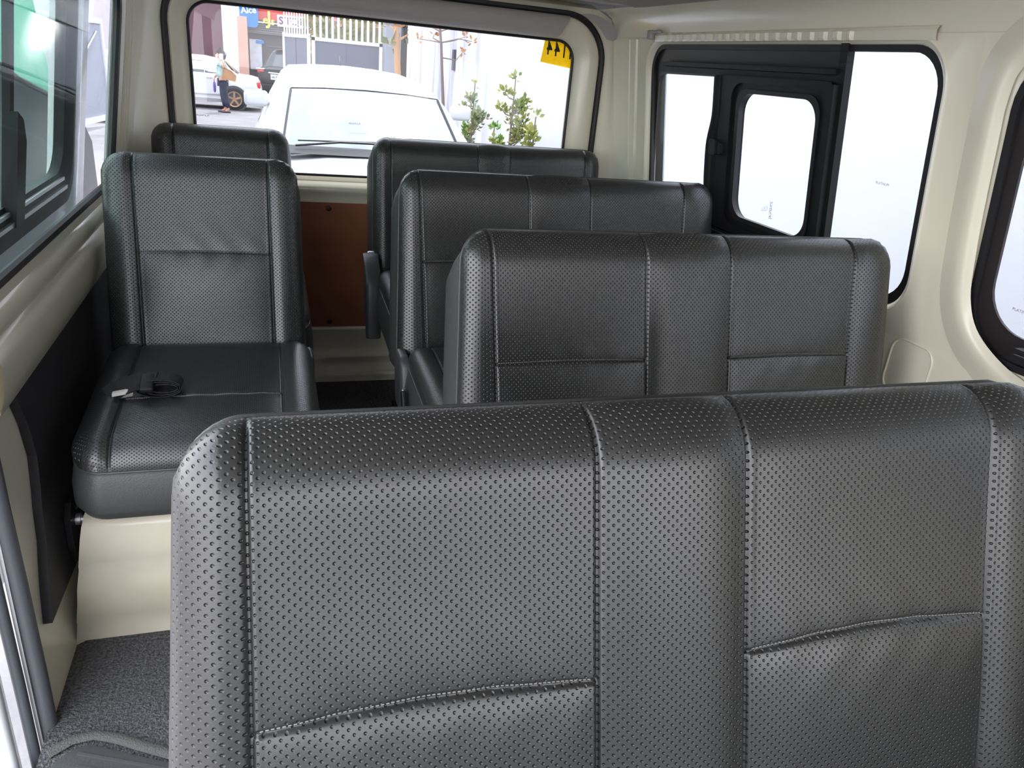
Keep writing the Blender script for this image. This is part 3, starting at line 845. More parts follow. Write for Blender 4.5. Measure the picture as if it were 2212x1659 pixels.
# single seats on the left
sS = [.069, .375]
mS = upholstered(.445, BH+.01, .058, .055, BD, BT, sS, [(.069, .375)], .237, warp=[-.006, 0, 0, .004], soft=.45)
cS = upholstered(.47, .53, .06, .075, .05, .115, [.072, .395], [(.072, .395)], .33, back=False)
def single(label, x0, ytop, yfront, zc, rec, dz=0):
    root = thing('single_seat', label, 'seat', (x0+.22, yfront+.25, 0))
    place_back(root, mS, x0, ytop, ZT+dz, rec, BH+.01, BD)
    place_cushion(root, cS, x0-.005, yfront, zc, .05)
    return root
S1 = single('dark grey single seat on the left with a folded seat belt lying on it', -.378, 2.0, 1.385, .535, .25)
hinge_cover(S1, .072, 1.84, .49, 1, h=.12)
L = Vector(S1.location); mb = MB(); mb.box(Vector((.073, 1.80, .425))-L, (.010, .20, .06), bev=.004); mb.build('side_bracket', M['blackpl'], S1, angle=30)
S2 = single('dark grey single seat on the left, farther one, only its top showing', -.362, 2.765, 2.17, .535, .22)
S2.children[0].scale = (.965, 1, 1)
mb = MB(); L = Vector(S2.location)
for x in (-.30, -.02):
    mb = MB(); mb.tube([Vector((x, 2.40, 0))-L, Vector((x, 2.40, .40))-L], .014, 10); mb.tube([Vector((x, 2.62, 0))-L, Vector((x, 2.62, .40))-L], .014, 10); mb.build('leg', M['blackpl'], S2)
# folded lap belt on the nearer single seat
BZ = .548
sb = thing('seat_belt', 'folded black lap belt with a cream tag lying on the nearer single seat', 'seat belt', (-.28, 1.82, BZ))
L = Vector(sb.location)
def strap(mb, pts, w=.024, t=.0016):
    loops = []
    for i, p in enumerate(pts):
        a = Vector(pts[max(0, i-1)]); b = Vector(pts[min(len(pts)-1, i+1)]); tt = (b-a).normalized()
        s = tt.cross(Vector((0, -.5, 1))).normalized()
        n = s.cross(tt).normalized(); c = Vector(p)
        loops.append([c+s*w+n*t-L, c-s*w+n*t-L, c-s*w-n*t-L, c+s*w-n*t-L])
    mb.loft(loops, cap0=True, cap1=True)
# pixel-traced centre line on the cushion top plane
def onz(u, v, z):
    c = (u-CX, -(v-CY), -F); r = (_d(c, AX), _d(c, AY), _d(c, AZ)); t = (z-Z0)/r[2]; return Vector((r[0]*t, r[1]*t, z))
mb = MB(); strap(mb, [onz(232, 856, BZ+.004), onz(262, 836, BZ+.02), onz(300, 824, BZ+.035), onz(335, 822, BZ+.04)]); mb.build('webbing', M['belt'], sb, angle=60)
mb = MB()   # loops of folded webbing
cc = onz(345, 832, BZ+.022)
for k, (rx, rz, dx) in enumerate(((.045, .020, 0), (.036, .015, .006), (.028, .010, .010))):
    loop = []
    for q in range(17):
        a = 2*PI*q/16; loop.append(cc+Vector((dx+rx*math.cos(a), 0, rz*math.sin(a))))
    loops = [[p+Vector((0, -.022, 0))-L, p+Vector((0, .022, 0))-L, p*1+Vector((0, .022, .0022))-L, p+Vector((0, -.022, .0022))-L] for p in loop]
    mb.loft(loops)
mb.build('folded_webbing', M['belt'], sb, angle=60)
mb = MB(); c0 = onz(318, 828, BZ+.035); mb.box(c0-L, (.028, .05, .014), rot=Matrix.Rotation(.35, 3, 'X'), bev=.004); mb.build('belt_adjuster', M['blackpl'], sb, angle=30)
mb = MB()
t0 = onz(244, 854, BZ+.010); t1 = onz(286, 846, BZ+.012)
dirv = (t1-t0)
loops = []
for i in range(5):
    c = t0+dirv*(i/4); row = []
    for q in range(9):
        a = PI*1.5*q/8 - PI*.55; row.append(c+Vector((0, .010*math.cos(a)-.002, .009*math.sin(a)))-L)
    loops.append(row)
mb.loft(loops, closed=False)
mb.build('cloth_tag', M['tag'], sb, angle=80)
# belt anchor bracket on the left trim board
ab = thing('belt_anchor', 'black steel bracket with a bolt on the left trim board below the single seat', 'bracket', (-.50, 1.50, .30))
L = Vector(ab.location); mb = MB()
xw = xl(-.95)+.018
q = [(1.475, -.925), (1.50, -.905), (1.53, -.90), (1.545, -.93), (1.525, -.985), (1.50, -1.045), (1.49, -1.045), (1.475, -1.0)]
mb.loft([[Vector((xw, a, b+Z0))-L for a, b in q], [Vector((xw+.012, a, b+Z0))-L for a, b in q]], cap0=True, cap1=True)
mb.build('plate', M['blackpl'], ab, smooth=False)
mb = MB(); mb.lathe([(0, .046), (.008, .046), (.0085, .04), (.0085, .022), (.013, .022), (.013, .010), (.0, .008)], Vector((xw, 1.515, -.955+Z0))-L, 'X', 16)
mb.build('bolt', M['steel'], ab, angle=30)
mb = MB(); mb.tube([Vector((xw+.012, 1.52, -.93+Z0))-L, Vector((xw+.035, 1.53, -.905+Z0))-L, Vector((xw+.06, 1.54, -.888+Z0))-L, Vector((xw+.085, 1.545, -.880+Z0))-L], .008, 8, flat=.5); mb.build('strut', M['blackpl'], ab)

# ================================================================= SLIDING DOOR (slid back outside)
def xd(z): return -.58+.15*(z+.45)
def MD(y, z, d=0): return Vector((xd(z)-d, y, z+Z0))
sd = thing('sliding_door', 'open sliding door slid back outside the left window, with black window frame', 'door', (-.62, 2.1, -.2))
L = Vector(sd.location)
def shift(loops): return [[p-L for p in l] for l in loops]
mb = MB()
hole = rr(1.45, 2.545, -.468, .15, (.10, .02, .02, .10), 10); outr = rr(1.40, 2.745, -1.35, .17, (.03, .02, .02, .1), 10)
h2 = rr(1.44, 2.56, -.482, .16, (.11, .02, .02, .11), 10)
outb = rr(1.40, 2.712, -1.35, .17, (.03, .02, .02, .1), 10)
mb.loft(shift([mp(MD, hole, .05), mp(MD, hole, .0), mp(MD, h2, -.012), mp(MD, outb, -.016), mp(MD, outr, .01), mp(MD, outr, .05), mp(MD, hole, .05)]))
mb.build('door_shell', M['car_white'], sd, angle=50)
mb = MB()
fi = rr(1.50, 2.475, -.385, .12, (.08, .02, .02, .08), 10); fo = rr(1.445, 2.55, -.472, .155, (.10, .02, .02, .10), 10); fm = rr(1.47, 2.52, -.43, .14, (.09, .02, .02, .09), 10)
mb.loft(shift([mp(MD, fo, -.002), mp(MD, fo, -.02), mp(MD, fm, -.022), mp(MD, fi, -.006), mp(MD, fi, .02)]))
mb.build('window_frame', M['blackpl'], sd, angle=40)
mb = MB()
for z0, z1, d in ((-.405, -.396, -.018), (-.428, -.418, -.026)):
    lp = [(1.45, z0), (2.44, z0), (2.44, z1), (1.45, z1)]; mb.loft(shift([mp(MD, lp, d), mp(MD, lp, 0)]), cap0=True, cap1=True)
mb.build('window_track', M['alu'], sd, smooth=False)
mb = MB(); mb.loft(shift([mp(MD, fo, .006), mp(MD, fo, .010)]), cap0=True, cap1=True); mb.build('door_glass', M['door_glass'], sd, smooth=False)
mb = MB()   # sash post between the door panes
lp = [(1.92, -.43), (1.985, -.43), (2.0, -.25), (1.975, -.20), (1.93, -.18)]
mb.loft(shift([mp(MD, lp, -.03), mp(MD, lp, .0)]), cap0=True, cap1=True)
lp = [(1.93, -.43), (1.96, -.43), (1.96, .13), (1.93, .13)]
mb.loft(shift([mp(MD, lp, -.015), mp(MD, lp, .0)]), cap0=True, cap1=True)
mb.build('sash_post', M['blackpl'], sd, smooth=False)

# outer skin of the van so daylight only enters by the windows
mb = MB()
def skin(yr0, yr1, z0, z1, sgn):
    x0 = (xr if sgn > 0 else xl)
    if z0 < KZ-.001 and z1 > KZ+.001:
        skin(yr0, yr1, z0, KZ, sgn); skin(yr0, yr1, KZ, z1, sgn); return
    a = [(yr0, z0), (yr1, z0), (yr1, z1), (yr0, z1)]
    mb.loft([[Vector((x0(z)+sgn*(.065 if sgn > 0 else .018), y, z+Z0)) for y, z in a], [Vector((x0(z)+sgn*(.07 if sgn > 0 else .024), y, z+Z0)) for y, z in a]], cap0=True, cap1=True)
for sgn, y0w, y1w in ((1, 1.243, 2.505), (-1, 1.30, 2.437)):
    skin(y1w, 2.95, -1.45, .335, sgn)
    skin(1.25, y1w, -1.45, -.43 if sgn > 0 else -.412, sgn); skin(1.10, 2.95, .125, .335, sgn)
skin(-2.0, 1.25, -1.45, -.455, 1); skin(-2.0, -.25, .13, .335, 1); skin(-.35, -.22, -.455, .13, 1); skin(1.09, 1.25, -.46, .335, 1); skin(-.7, 1.1, .13, .335, 1)
mb.box((.45, .70, .33+Z0), (1.75, 4.7, .03)); mb.box((.45, -2.0, .36), (1.8, .05, 1.37)); mb.box((-.46, -1.2, .25), (.05, 1.5, 1.0)); mb.box((-.40, -.62, 1.1), (.06, .10, 1.0)); mb.box((.45, -1.2, -.12), (1.8, 1.7, .05)); mb.box((.50, 1.17, -.10), (1.88, 3.6, .06))  # unseen front shell added, its end wall raised to dim the nearest bench
mb.box((.47, 3.02, -.05), (1.7, .10, .25)); mb.box((.47, 3.0, .37), (1.7, .02, .80)); mb.box((.47, 2.99, .27+Z0), (1.7, .10, .17))
mb.box((-.40, 2.99, .72), (.10, .06, 1.3)); mb.box((1.33, 2.99, .72), (.10, .06, 1.3))
struct(mb.build('body_shell', M['car_white'], smooth=False))

# ================================================================= STREET
def box_obj(name, c, d, m, label=None, cat=None, bev=0, rz=0, parent=None, group=None):
    mb = MB(); mb.box((0, 0, 0), d, rot=Matrix.Rotation(rz, 3, 'Z'), bev=bev)
    o = mb.build(name, m, parent, smooth=bool(bev), angle=30); o.location = c
    if label: tag(o, label, cat, group)
    return o
mb = MB(); mb.box((0, 20, GZ-.05), (70, 80, .1)); struct(mb.build('ground', M['asphalt'], smooth=False))
mb = MB(); mb.box((-1.0, 8.5, GZ+.006), (9.5, 20.0, .012)); struct(mb.build('ground_lot', M['concrete'], smooth=False))
def streak_wall():  # tree shadows on the wall, painted as lilac streaks in its colour
    m, nt, b = new_mat('shadow_streaked_wall'); N_ = nt.nodes.new; L_ = nt.links.new
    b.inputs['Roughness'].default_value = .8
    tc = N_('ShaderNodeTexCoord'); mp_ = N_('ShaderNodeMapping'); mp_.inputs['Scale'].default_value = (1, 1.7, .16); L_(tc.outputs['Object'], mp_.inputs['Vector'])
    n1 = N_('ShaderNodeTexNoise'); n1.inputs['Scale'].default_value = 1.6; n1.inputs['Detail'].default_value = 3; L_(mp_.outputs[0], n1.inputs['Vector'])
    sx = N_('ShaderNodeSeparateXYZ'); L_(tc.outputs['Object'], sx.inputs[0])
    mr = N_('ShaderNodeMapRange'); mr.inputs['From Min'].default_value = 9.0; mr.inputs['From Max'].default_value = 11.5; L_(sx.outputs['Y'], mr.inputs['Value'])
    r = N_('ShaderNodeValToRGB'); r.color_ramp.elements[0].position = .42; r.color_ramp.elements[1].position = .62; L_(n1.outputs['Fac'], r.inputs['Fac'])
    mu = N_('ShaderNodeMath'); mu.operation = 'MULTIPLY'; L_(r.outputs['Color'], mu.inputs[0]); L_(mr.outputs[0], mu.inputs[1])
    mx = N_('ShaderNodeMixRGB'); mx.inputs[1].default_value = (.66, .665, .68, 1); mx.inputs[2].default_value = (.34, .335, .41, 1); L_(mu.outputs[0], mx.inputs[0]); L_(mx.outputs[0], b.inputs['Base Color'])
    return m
# long white wall on the right
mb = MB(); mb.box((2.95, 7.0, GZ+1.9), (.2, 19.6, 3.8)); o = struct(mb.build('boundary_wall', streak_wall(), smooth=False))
mb = MB(); mb.box((0, 0, 0), (.04, .12, .30), bev=.005); o = mb.build('meter_box', M['dark_slot'], smooth=False)
o.location = (2.83, 12.4, at(963, 128, 12.4).z); tag(o, 'small dark box fixed to the white wall behind the thin bare tree', 'box')
# blue grey gate pillars
g = at(838, 90, 18.6)
box_obj('gate_pillar', (2.78, 18.6, GZ+1.7), (.34, .5, 3.4), M['grey_post'], 'blue-grey pillar at the right end of the white gate', 'pillar')
box_obj('dark_panel', (3.085, 18.8, GZ+1.7), (.25, .2, 3.4), M['dark_slot'], 'narrow dark panel between the blue-grey pillars', 'panel')
box_obj('wall_pillar', (3.50, 18.6, GZ+1.7), (.56, .5, 3.4), M['grey_post'], 'wider blue-grey pillar where the white wall begins', 'pillar')
box_obj('wall_return', (5.0, 18.0, GZ+1.9), (3.9, .2, 3.8), M['white_wall'], 'white wall stretch beyond the blue-grey pillars', 'wall')
# gate
def gate_leaf(label, a, b, h, nsp, hs, sw=.05):
    a, b = Vector(a), Vector(b); w = (b-a).length; rz = math.atan2(b.y-a.y, b.x-a.x)
    root = thing('gate_leaf', label, 'gate', (a.x, a.y, GZ), rz)
    mb = MB(); t = .07
    for z in (.10, h): mb.box((w/2, 0, z), (w, .05, t))
    for x in (t/2, w-t/2): mb.box((x, 0, h/2+.03), (t, .05, h+.06))
    mb.build('frame', M['gate_white'], root, smooth=False)
    mb = MB(); mb.box((w/2, .01, h/2+.05), (w-.1, .01, h-.12)); mb.box((w*.48, 0, h/2+.05), (.012, .012, h-.12)); mb.build('sheet', M['gate_grey'], root, smooth=False)
    for k in range(nsp):
        x = w*(k+.5)/nsp
        mb = MB(); mb.box((0, 0, hs/2), (sw, sw*.8, hs)); mb.loft([[Vector((s*sw*.5, q*sw*.4, hs)) for s, q in ((-1, -1), (1, -1), (1, 1), (-1, 1))], [Vector((s*.004, q*.004, hs+.06)) for s, q in ((-1, -1), (1, -1), (1, 1), (-1, 1))]], cap1=True)
        o = mb.build('spike', M['gate_white'], root, smooth=False); o.location = (x, 0, h+.03)
    return root
g0 = at(612, 74, 20.0); g1 = at(668, 77, 18.7); g2 = at(826, 92, 18.7)
hg = g1.z-GZ
gate_leaf('narrow half of the white spiked gate, swung away at its left end', (g0.x, 20.0), (g1.x, 18.7), hg-.02, 10, .42, .028)
gate_leaf('wide closed half of the white spiked gate with slate-grey sheet', (g1.x+.05, 18.7), (g2.x, 18.7), hg-.05, 12, .42)
gl = thing('open_gate_leaf', 'grey panelled gate leaf with a white edge, standing open at the left', 'gate', (-3.60, 14.6, GZ), math.atan2(3.6, .50))
mb = MB(); w = 3.65
for z in (.20, 2.0): mb.box((w/2, 0, z), (w, .05, .10))
for x in (.05, w-.05): mb.box((x, 0, 1.05), (.10, .05, 1.95))
mb.build('frame', M['gate_white'], gl, smooth=False)
mb = MB(); mb.box((w/2, .01, 1.1), (w-.1, .01, 1.9)); mb.tube([(.3, -.02, .3), (w-.4, -.02, 1.8)], .02, 6); mb.build('sheet', mat('pale_grey_sheet', (.34, .36, .42), .5), gl, smooth=False)

# ---- facade across the street
YF = 32.6
def fac(name, u0, v0, u1, v1, dpt, m, label, cat, y=YF, ground=False):
    a = at(u0, (v0+v1)/2, y); b = at(u1, (v0+v1)/2, y); um = (u0+u1)/2
    zt = at(um, v0, y).z; zb = GZ if ground else at(um, v1, y).z
    mb = MB(); mb.box((0, 0, 0), (b.x-a.x, dpt, zt-zb)); o = mb.build(name, m, smooth=False)
    o.location = ((a.x+b.x)/2, y+dpt/2, (zt+zb)/2)
    if label: tag(o, label, cat)
    return o
fac('maroon_wall', 300, -40, 484, 215, .3, M['maroon'], 'maroon painted building wall behind the white sedan', 'wall', 32.6, True)
fac('white_post', 481, -60, 513, 215, .5, M['car_white'], 'tall plain white post between the maroon wall and the shop', 'post', 29.0, True)
fac('block_column', 512, 35, 537, 215, .4, M['brick'], 'peach blockwork column left of the shop shutter', 'column', 32.0, True)
shop = thing('shop_front', 'pink shop front with a red sign board and grey roller shutter', 'shop', (at(620, 100, YF).x, YF, GZ))
def sh(o): o.parent = shop; o.location = Vector(o.location)-Vector(shop.location); return o
sh(fac('upper_wall', 508, -60, 905, 22, .3, M['pink'], None, None))
sh(fac('side_wall', 655, 20, 905, 215, .3, M['pink'], None, None, YF, True))
sh(fac('sign_board', 545, 15, 700, 52, .1, M['signred'], None, None, YF-.15))
sh(fac('sign_edge', 545, 49, 700, 53, .16, M['dark_slot'], None, None, YF-.2))
rs = sh(fac('shutter', 534, 52, 655, 76, .08, M['shutter'], None, None, YF-.02))
sh(fac('doorway', 534, 76, 655, 215, .1, M['dark_slot'], None, None, YF+.12, True))
sh(fac('poster_door', 540, 85, 566, 150, .05, M['poster'], None, None, YF-.03))
sh(fac('poster_header', 553, 87, 570, 94, .02, M['signblue'], None, None, YF-.06))
for k in range(5):
    mbz = MB(); p = at(595, 53+k*4.6, YF-.05); mbz.box((0, 0, 0), (2.3, .05, .03)); o = mbz.build('shutter_slat', M['shutter'], None, smooth=False); o.location = p; sh(o)
def wtext(name, s, u, v, y, size, m, parent=shop):
    p = at(u, v, y) - Vector(parent.location)
    return text_obj(name, s, size, m, Matrix.Translation(p) @ Matrix.Rotation(PI/2, 4, 'X'), parent, .012, True)
wtext('letter', 'e', 573, 43, YF-.2, .36, M['yellet']); wtext('letter', 'J', 581, 40, YF-.2, .62, M['yellet']); wtext('letter', 's', 589, 47, YF-.2, .36, M['yellet'])
for k, ch in enumerate('STORE'):
    u = 607+k*14.5; p = at(u, 45+k*1.3, YF-.2)-Vector(shop.location)
    mb = MB(); mb.box(p, (.27, .02, .40)); mb.build('letter_tile', M['white'], shop, smooth=False)
    wtext('letter', ch, u, 45+k*1.3, YF-.24, .36, M['purple'])
bs = thing('blue_sign', 'blue rounded ice cream sign above the shop shutter', 'sign', at(537, 30, YF-.5))
mb = MB(); lp = rr(-.33, .33, -.44, .52, (.05, .05, .16, .16), 5)
mb.loft([[Vector((a, 0, b)) for a, b in lp], [Vector((a, .08, b)) for a, b in lp]], cap0=True, cap1=True); mb.build('panel', M['signblue'], bs, smooth=False)
text_obj('letter', 'Aice', .30, M['white'], Matrix.Translation((0, -.02, .12)) @ Matrix.Rotation(PI/2, 4, 'X') @ Matrix.Rotation(.12, 4, 'Z'), bs, .01, True)

# ---- cars
def section(w, zb, zbelt, zt, wt, green):
    """half section from sill to roof centre, mirrored to full loop"""
    if green:
        h = [(w*.90, zb), (w*.99, zb+.10), (w, (zb+zbelt)/2), (w*.985, zbelt-.03), (w*.955, zbelt), (wt+(w*.955-wt)*.5, (zbelt+zt)/2+.02), (wt+.02, zt-.09), (wt-.06, zt-.025), (wt*.5, zt), (0, zt+.012)]
    else:
        h = [(w*.90, zb), (w*.99, zb+.10), (w, (zb+zbelt)/2), (w*.985, zbelt-.05), (w*.955, zbelt-.01), (w*.90, zbelt+.012), (w*.84, zbelt+.02), (w*.75, zbelt+.025), (w*.4, zt), (0, zt+.01)]
    return h
def car(name, label, cat, loc, rz, st, paint, wheels, glass='car_glass', wr=.31, rim='alu', group=None):
    """st: (s, zb, zbelt, zt, w, wt, green) along +x, centre line y=0"""
    root = thing(name, label, cat, loc, rz, group)
    mb = MB(); loops = []
    H = []
    for (s, zb, zbelt, zt, w, wt, gr) in st:
        h = section(w, zb, zbelt, zt, wt, gr); H.append([Vector((s, y, z)) for y, z in h])
        full = [Vector((s, y, z)) for y, z in h] + [Vector((s, -y, z)) for y, z in h[-2::-1]]
        loops.append(full)
    mb.loft(loops, cap0=True, cap1=True)
    for (wx, side) in wheels: pass
    mb.build('body', M[paint], root, angle=35)
    for (wx, side) in wheels:
        yw = side*(max(x[4] for x in st)-.09)
        mb = MB(); mb.lathe([(wr*.62, .11*side), (wr*.93, .105*side), (wr, .07*side), (wr, -.07*side), (wr*.93, -.10*side), (wr*.6, -.10*side), (wr*.62, .11*side)], (0, 0, 0), 'Y', 32, False)
        o = mb.build('wheel', M['tyre'], root); o.location = (wx, yw, wr)
        mb = MB(); mb.lathe([(0, .095*side), (wr*.16, .10*side), (wr*.18, .092*side)], (0, 0, 0), 'Y', 20)
        mb.lathe([(wr*.58, .112*side), (wr*.68, .118*side), (wr*.70, .10*side), (wr*.66, .06*side), (wr*.56, .06*side), (wr*.58, .112*side)], (0, 0, 0), 'Y', 32, False)
        for k in range(5):
            a = 2*PI*k/5+.3; mb.box((math.cos(a)*wr*.36, .098*side, math.sin(a)*wr*.36), (wr*.50, .02, wr*.17), rot=Matrix.Rotation(-a, 3, 'Y'))
        mb.build('rim', M[rim], o)
        mb = MB(); mb.lathe([(wr*.60, .055*side), (wr*.02, .054*side), (0, .05*side)], (0, 0, 0), 'Y', 24); mb.build('hub_recess', M['dark_slot'], o)
        mb = MB()   # dark wheel opening
        mb.lathe([(wr*1.17, .025*side), (wr*1.17, -.16*side), (0.001, -.16*side)], (0, 0, 0), 'Y', 32); 
        a_ = mb.build('wheel_arch', M['dark_slot'], root); a_.location = (wx, side*(max(x[4] for x in st)-.022), wr)
    return root, H
def glass_across(root, H, i, j, m, name, i0=9, i1=7, mg=.06, off=.008, t0=.05, t1=.95):
    """windscreen / rear window between station i and j over the top points"""
    mb = MB()
    def row(hs): 
        r = [hs[k] for k in range(i1, 10)]; r[0] = r[0].lerp(r[1], .15)
        return [Vector((p.x, p.y, p.z)) for p in r] + [Vector((p.x, -p.y, p.z)) for p in r[-2::-1]]
    A, B = row(H[i]), row(H[j]); nrm = (B[3]-A[3]).cross(A[1]-A[4]).normalized()
    if nrm.z < 0: nrm = -nrm
    loops = [[a.lerp(b, t)+nrm*off for a, b in zip(A, B)] for t in (t0, .35, .65, t1)]
    mb.loft(loops, closed=False)
    return mb.build(name, m, root, fix=False)
def glass_side(root, H, i, j, t0, t1, m, side, lo=.10, hi=.9):
    mb = MB()
    def P(t, f):
        a = H[i][4].lerp(H[i][6], f); b = H[j][4].lerp(H[j][6], f); p = a.lerp(b, t); return Vector((p.x, side*(p.y+.012), p.z))
    mb.loft([[P(t0+.02, lo), P(t1-.0, lo)], [P(t0+.06, .5), P(t1-.03, .5)], [P(t0+.12, hi), P(t1-.08, hi)]], closed=False)
    return mb.build('side_window', m, root)

# white people carrier right behind the van, facing it
YC = 4.85
st = [(-.10, .25, .60, .72, .84, .7, 0), (0, .22, .78, .86, .93, .8, 0), (.45, .20, .99, 1.03, .97, .8, 0), (1.0, .20, 1.06, 1.125, .98, .8, 0), (1.28, .20, 1.08, 1.14, .98, .78, 0),
      (2.02, .20, 1.08, 1.565, .98, .69, 1), (2.5, .20, 1.08, 1.64, .98, .70, 1), (3.2, .20, 1.08, 1.69, .98, .68, 1), (4.0, .22, 1.08, 1.72, .96, .64, 1), (4.45, .25, 1.08, 1.68, .94, .60, 1), (4.62, .3, 1.0, 1.05, .80, .5, 0)]
mpv, H = car('parked_people_carrier', 'white people carrier parked right behind the van, its windscreen in the rear window', 'car', (.82, YC, GZ), PI/2, st, 'car_white', [(.85, 1), (.85, -1), (3.6, 1), (3.6, -1)])
glass_across(mpv, H, 4, 5, M['ws_glass'], 'windscreen', t0=.03, t1=.97)
for s in (1, -1): glass_side(mpv, H, 5, 8, .05, .95, M['car_glass'], s)
mb = MB()   # black screen edge lines
for s in (1, -1):
    a = H[4][7]; b = H[5][7]
    mb.tube([Vector((a.x, s*a.y*.985, a.z+.012)), Vector((b.x, s*b.y*.985, b.z+.010))], .010, 6)
mb.tube([Vector((H[5][7].x, y, H[5][9].z+.006-.03*abs(y/.66)**2)) for y in (-.62, -.35, 0, .35, .62)], .006, 6)
mb.build('screen_edging', M['blackrub'], mpv)
mb = MB()   # cowl
mb.loft([[Vector((x, y, z)) for y in (-.80, -.4, 0, .4, .80)] for x, z in ((1.06, 1.150), (1.16, 1.160), (1.33, 1.180))], closed=False)
mb.build('cowl', M['blackpl'], mpv)
for y0, y1, zz in ((.62, -.05, 1.225), (-.05, -.70, 1.215)):
    mb = MB(); mb.tube([(1.22, y0, 1.19), (1.27, (y0+y1)/2, zz), (1.30, y1, zz)], .009, 6); mb.tube([(1.29, y0-.02, zz-.005), (1.31, y1-.05, zz+.012)], .006, 6); mb.build('wiper', M['blackrub'], mpv)
for s in (1, -1):
    mb = MB(); mb.box((2.30, s*.90, 1.44), (.09, .20, .13), bev=.035); mb.tube([(2.36, s*.74, 1.40), (2.32, s*.84, 1.41)], .02, 8); mb.build('door_mirror', M['car_white'], mpv)
    mb = MB(); mb.box((.12, s*.60, .78), (.2, .32, .14), bev=.04); mb.build('headlamp', M['clear_lamp'], mpv)
mb = MB(); mb.tube([(3.9, .05, 1.70), (4.02, .05, 1.82)], .006, 6); mb.build('aerial', M['blackrub'], mpv)
mb = MB()
mb.tube([(2.05, .0, 1.50), (2.06, 0, 1.44)], .006, 6); mb.box((2.03, 0, 1.43), (.02, .16, .04), bev=.01); mb.build('inner_mirror', M['blackrub'], mpv)
text_obj('etched_mark', 'PLATINUM', .03, M['greyink'], Matrix.Translation((1.52, .12, 1.34)) @ Matrix.Rotation(-PI/2, 4, 'Z') @ Matrix.Rotation(.6, 4, 'X'), mpv)

# white sedan seen from its side
st = [(-2.25, .30, .62, .70, .70, .6, 0), (-2.1, .22, .86, .92, .80, .6, 0), (-1.5, .2, .93, .97, .85, .65, 0), (-1.25, .2, .94, .975, .85, .65, 0), (-.60, .2, .94, 1.36, .85, .56, 1), (-.1, .2, .94, 1.41, .85, .57, 1), (.5, .2, .94, 1.41, .85, .57, 1), (1.0, .2, .94, 1.34, .85, .56, 1), (1.0, .2, .94, .985, .85, .65, 0), (1.35, .2, .95, .97, .84, .65, 0), (1.75, .2, .93, .96, .82, .6, 0), (1.95, .22, .88, .92, .78, .6, 0), (2.05, .32, .60, .66, .72, .5, 0)]
st[8] = (1.22, .2, .94, 1.12, .85, .60, 1); st[9] = (1.42, .2, .95, .98, .84, .65, 0)
sedan, H = car('white_sedan', 'white sedan with bronze rim parked across the street behind the pedestrian', 'car', (-2.15, 25.35, GZ), 0, st, 'car_white', [(-1.35, -1), (1.27, -1), (-1.35, 1), (1.27, 1)], rim='bronze', wr=.315)
for s in (-1, 1):
    for i, j in ((4, 5), (5, 6), (6, 7)): glass_side(sedan, H, i, j, 0 if i > 4 else .1, 1, M['car_glass'], s)
glass_across(sedan, H, 3, 4, M['car_glass'], 'windscreen'); glass_across(sedan, H, 9, 7, M['car_glass'], 'rear_window')
for s in (-1, 1):
    mb = MB(); mb.box((1.93, s*.70, .74), (.16, .16, .18), bev=.03); mb.build('tail_lamp', M['red_lamp'], sedan)
    mb = MB(); mb.box((.0, s*.865, .42), (2.0, .02, .05), bev=.008); mb.build('rubbing_strip', M['car_silver'], sedan)
    mb = MB(); mb.box((.62, s*.862, .86), (.16, .02, .03), bev=.008); mb.box((-.35, s*.862, .86), (.16, .02, .03), bev=.008); mb.build('door_handle', M['car_white'], sedan)
mb = MB(); mb.box((1.96, 0, .36), (.20, 1.5, .22), bev=.05); mb.build('bumper', M['car_white'], sedan)

# black sport utility vehicle, rear view
st = [(-.02, .55, .95, 1.02, .82, .6, 0), (.0, .40, 1.08, 1.16, .90, .7, 0), (.06, .36, 1.12, 1.20, .92, .7, 0), (.42, .35, 1.13, 1.72, .93, .66, 1), (.60, .35, 1.13, 1.78, .93, .68, 1), (1.6, .35, 1.12, 1.82, .93, .70, 1), (2.6, .35, 1.10, 1.78, .93, .68, 1), (3.3, .35, 1.08, 1.18, .92, .7, 0), (4.5, .38, 1.0, 1.05, .88, .7, 0), (4.7, .5, .7, .8, .8, .6, 0)]
p = at(553, 150, 26.8)
suv, H = car('black_utility_vehicle', 'black sport utility vehicle seen from behind between the sedan and the gate', 'car', (p.x+.60, 26.8, GZ), PI/2-.90, st, 'car_black', [(.95, 1), (.95, -1), (3.8, 1), (3.8, -1)], wr=.38)
glass_across(suv, H, 2, 3, M['car_glass'], 'rear_window', t0=.06, t1=.92)
for s in (1, -1):
    glass_side(suv, H, 3, 5, .08, .95, M['car_glass'], s)
    mb = MB(); mb.box((.07, s*.74, 1.06), (.16, .36, .13), bev=.03); mb.build('tail_lamp', M['red_lamp'], suv)
    mb = MB(); mb.box((.00, s*.72, 1.13), (.14, .34, .035), bev=.01); mb.build('chrome_strip', M['clear_lamp'], suv)
mb = MB(); mb.box((-.035, 0, .92), (.02, .42, .16), bev=.006); pl = mb.build('licence_plate', M['plate'], suv)
text_obj('plate_number', 'UAE 450', .10, M['ink'], Matrix.Translation((-.048, 0, .92)) @ Matrix.Rotation(-PI/2, 4, 'Z') @ Matrix.Rotation(PI/2, 4, 'X'), pl, .001)
mb = MB(); mb.box((-.03, 0, 1.04), (.04, .62, .04), bev=.01); mb.build('boot_trim', M['clear_lamp'], suv)
mb = MB(); mb.box((-.06, 0, .55), (.16, 1.76, .30), bev=.06); mb.build('bumper', M['blackpl'], suv)
mb = MB(); mb.box((.40, 0, 1.80), (.30, 1.3, .04), bev=.015); mb.build('roof_spoiler', M['car_black'], suv)
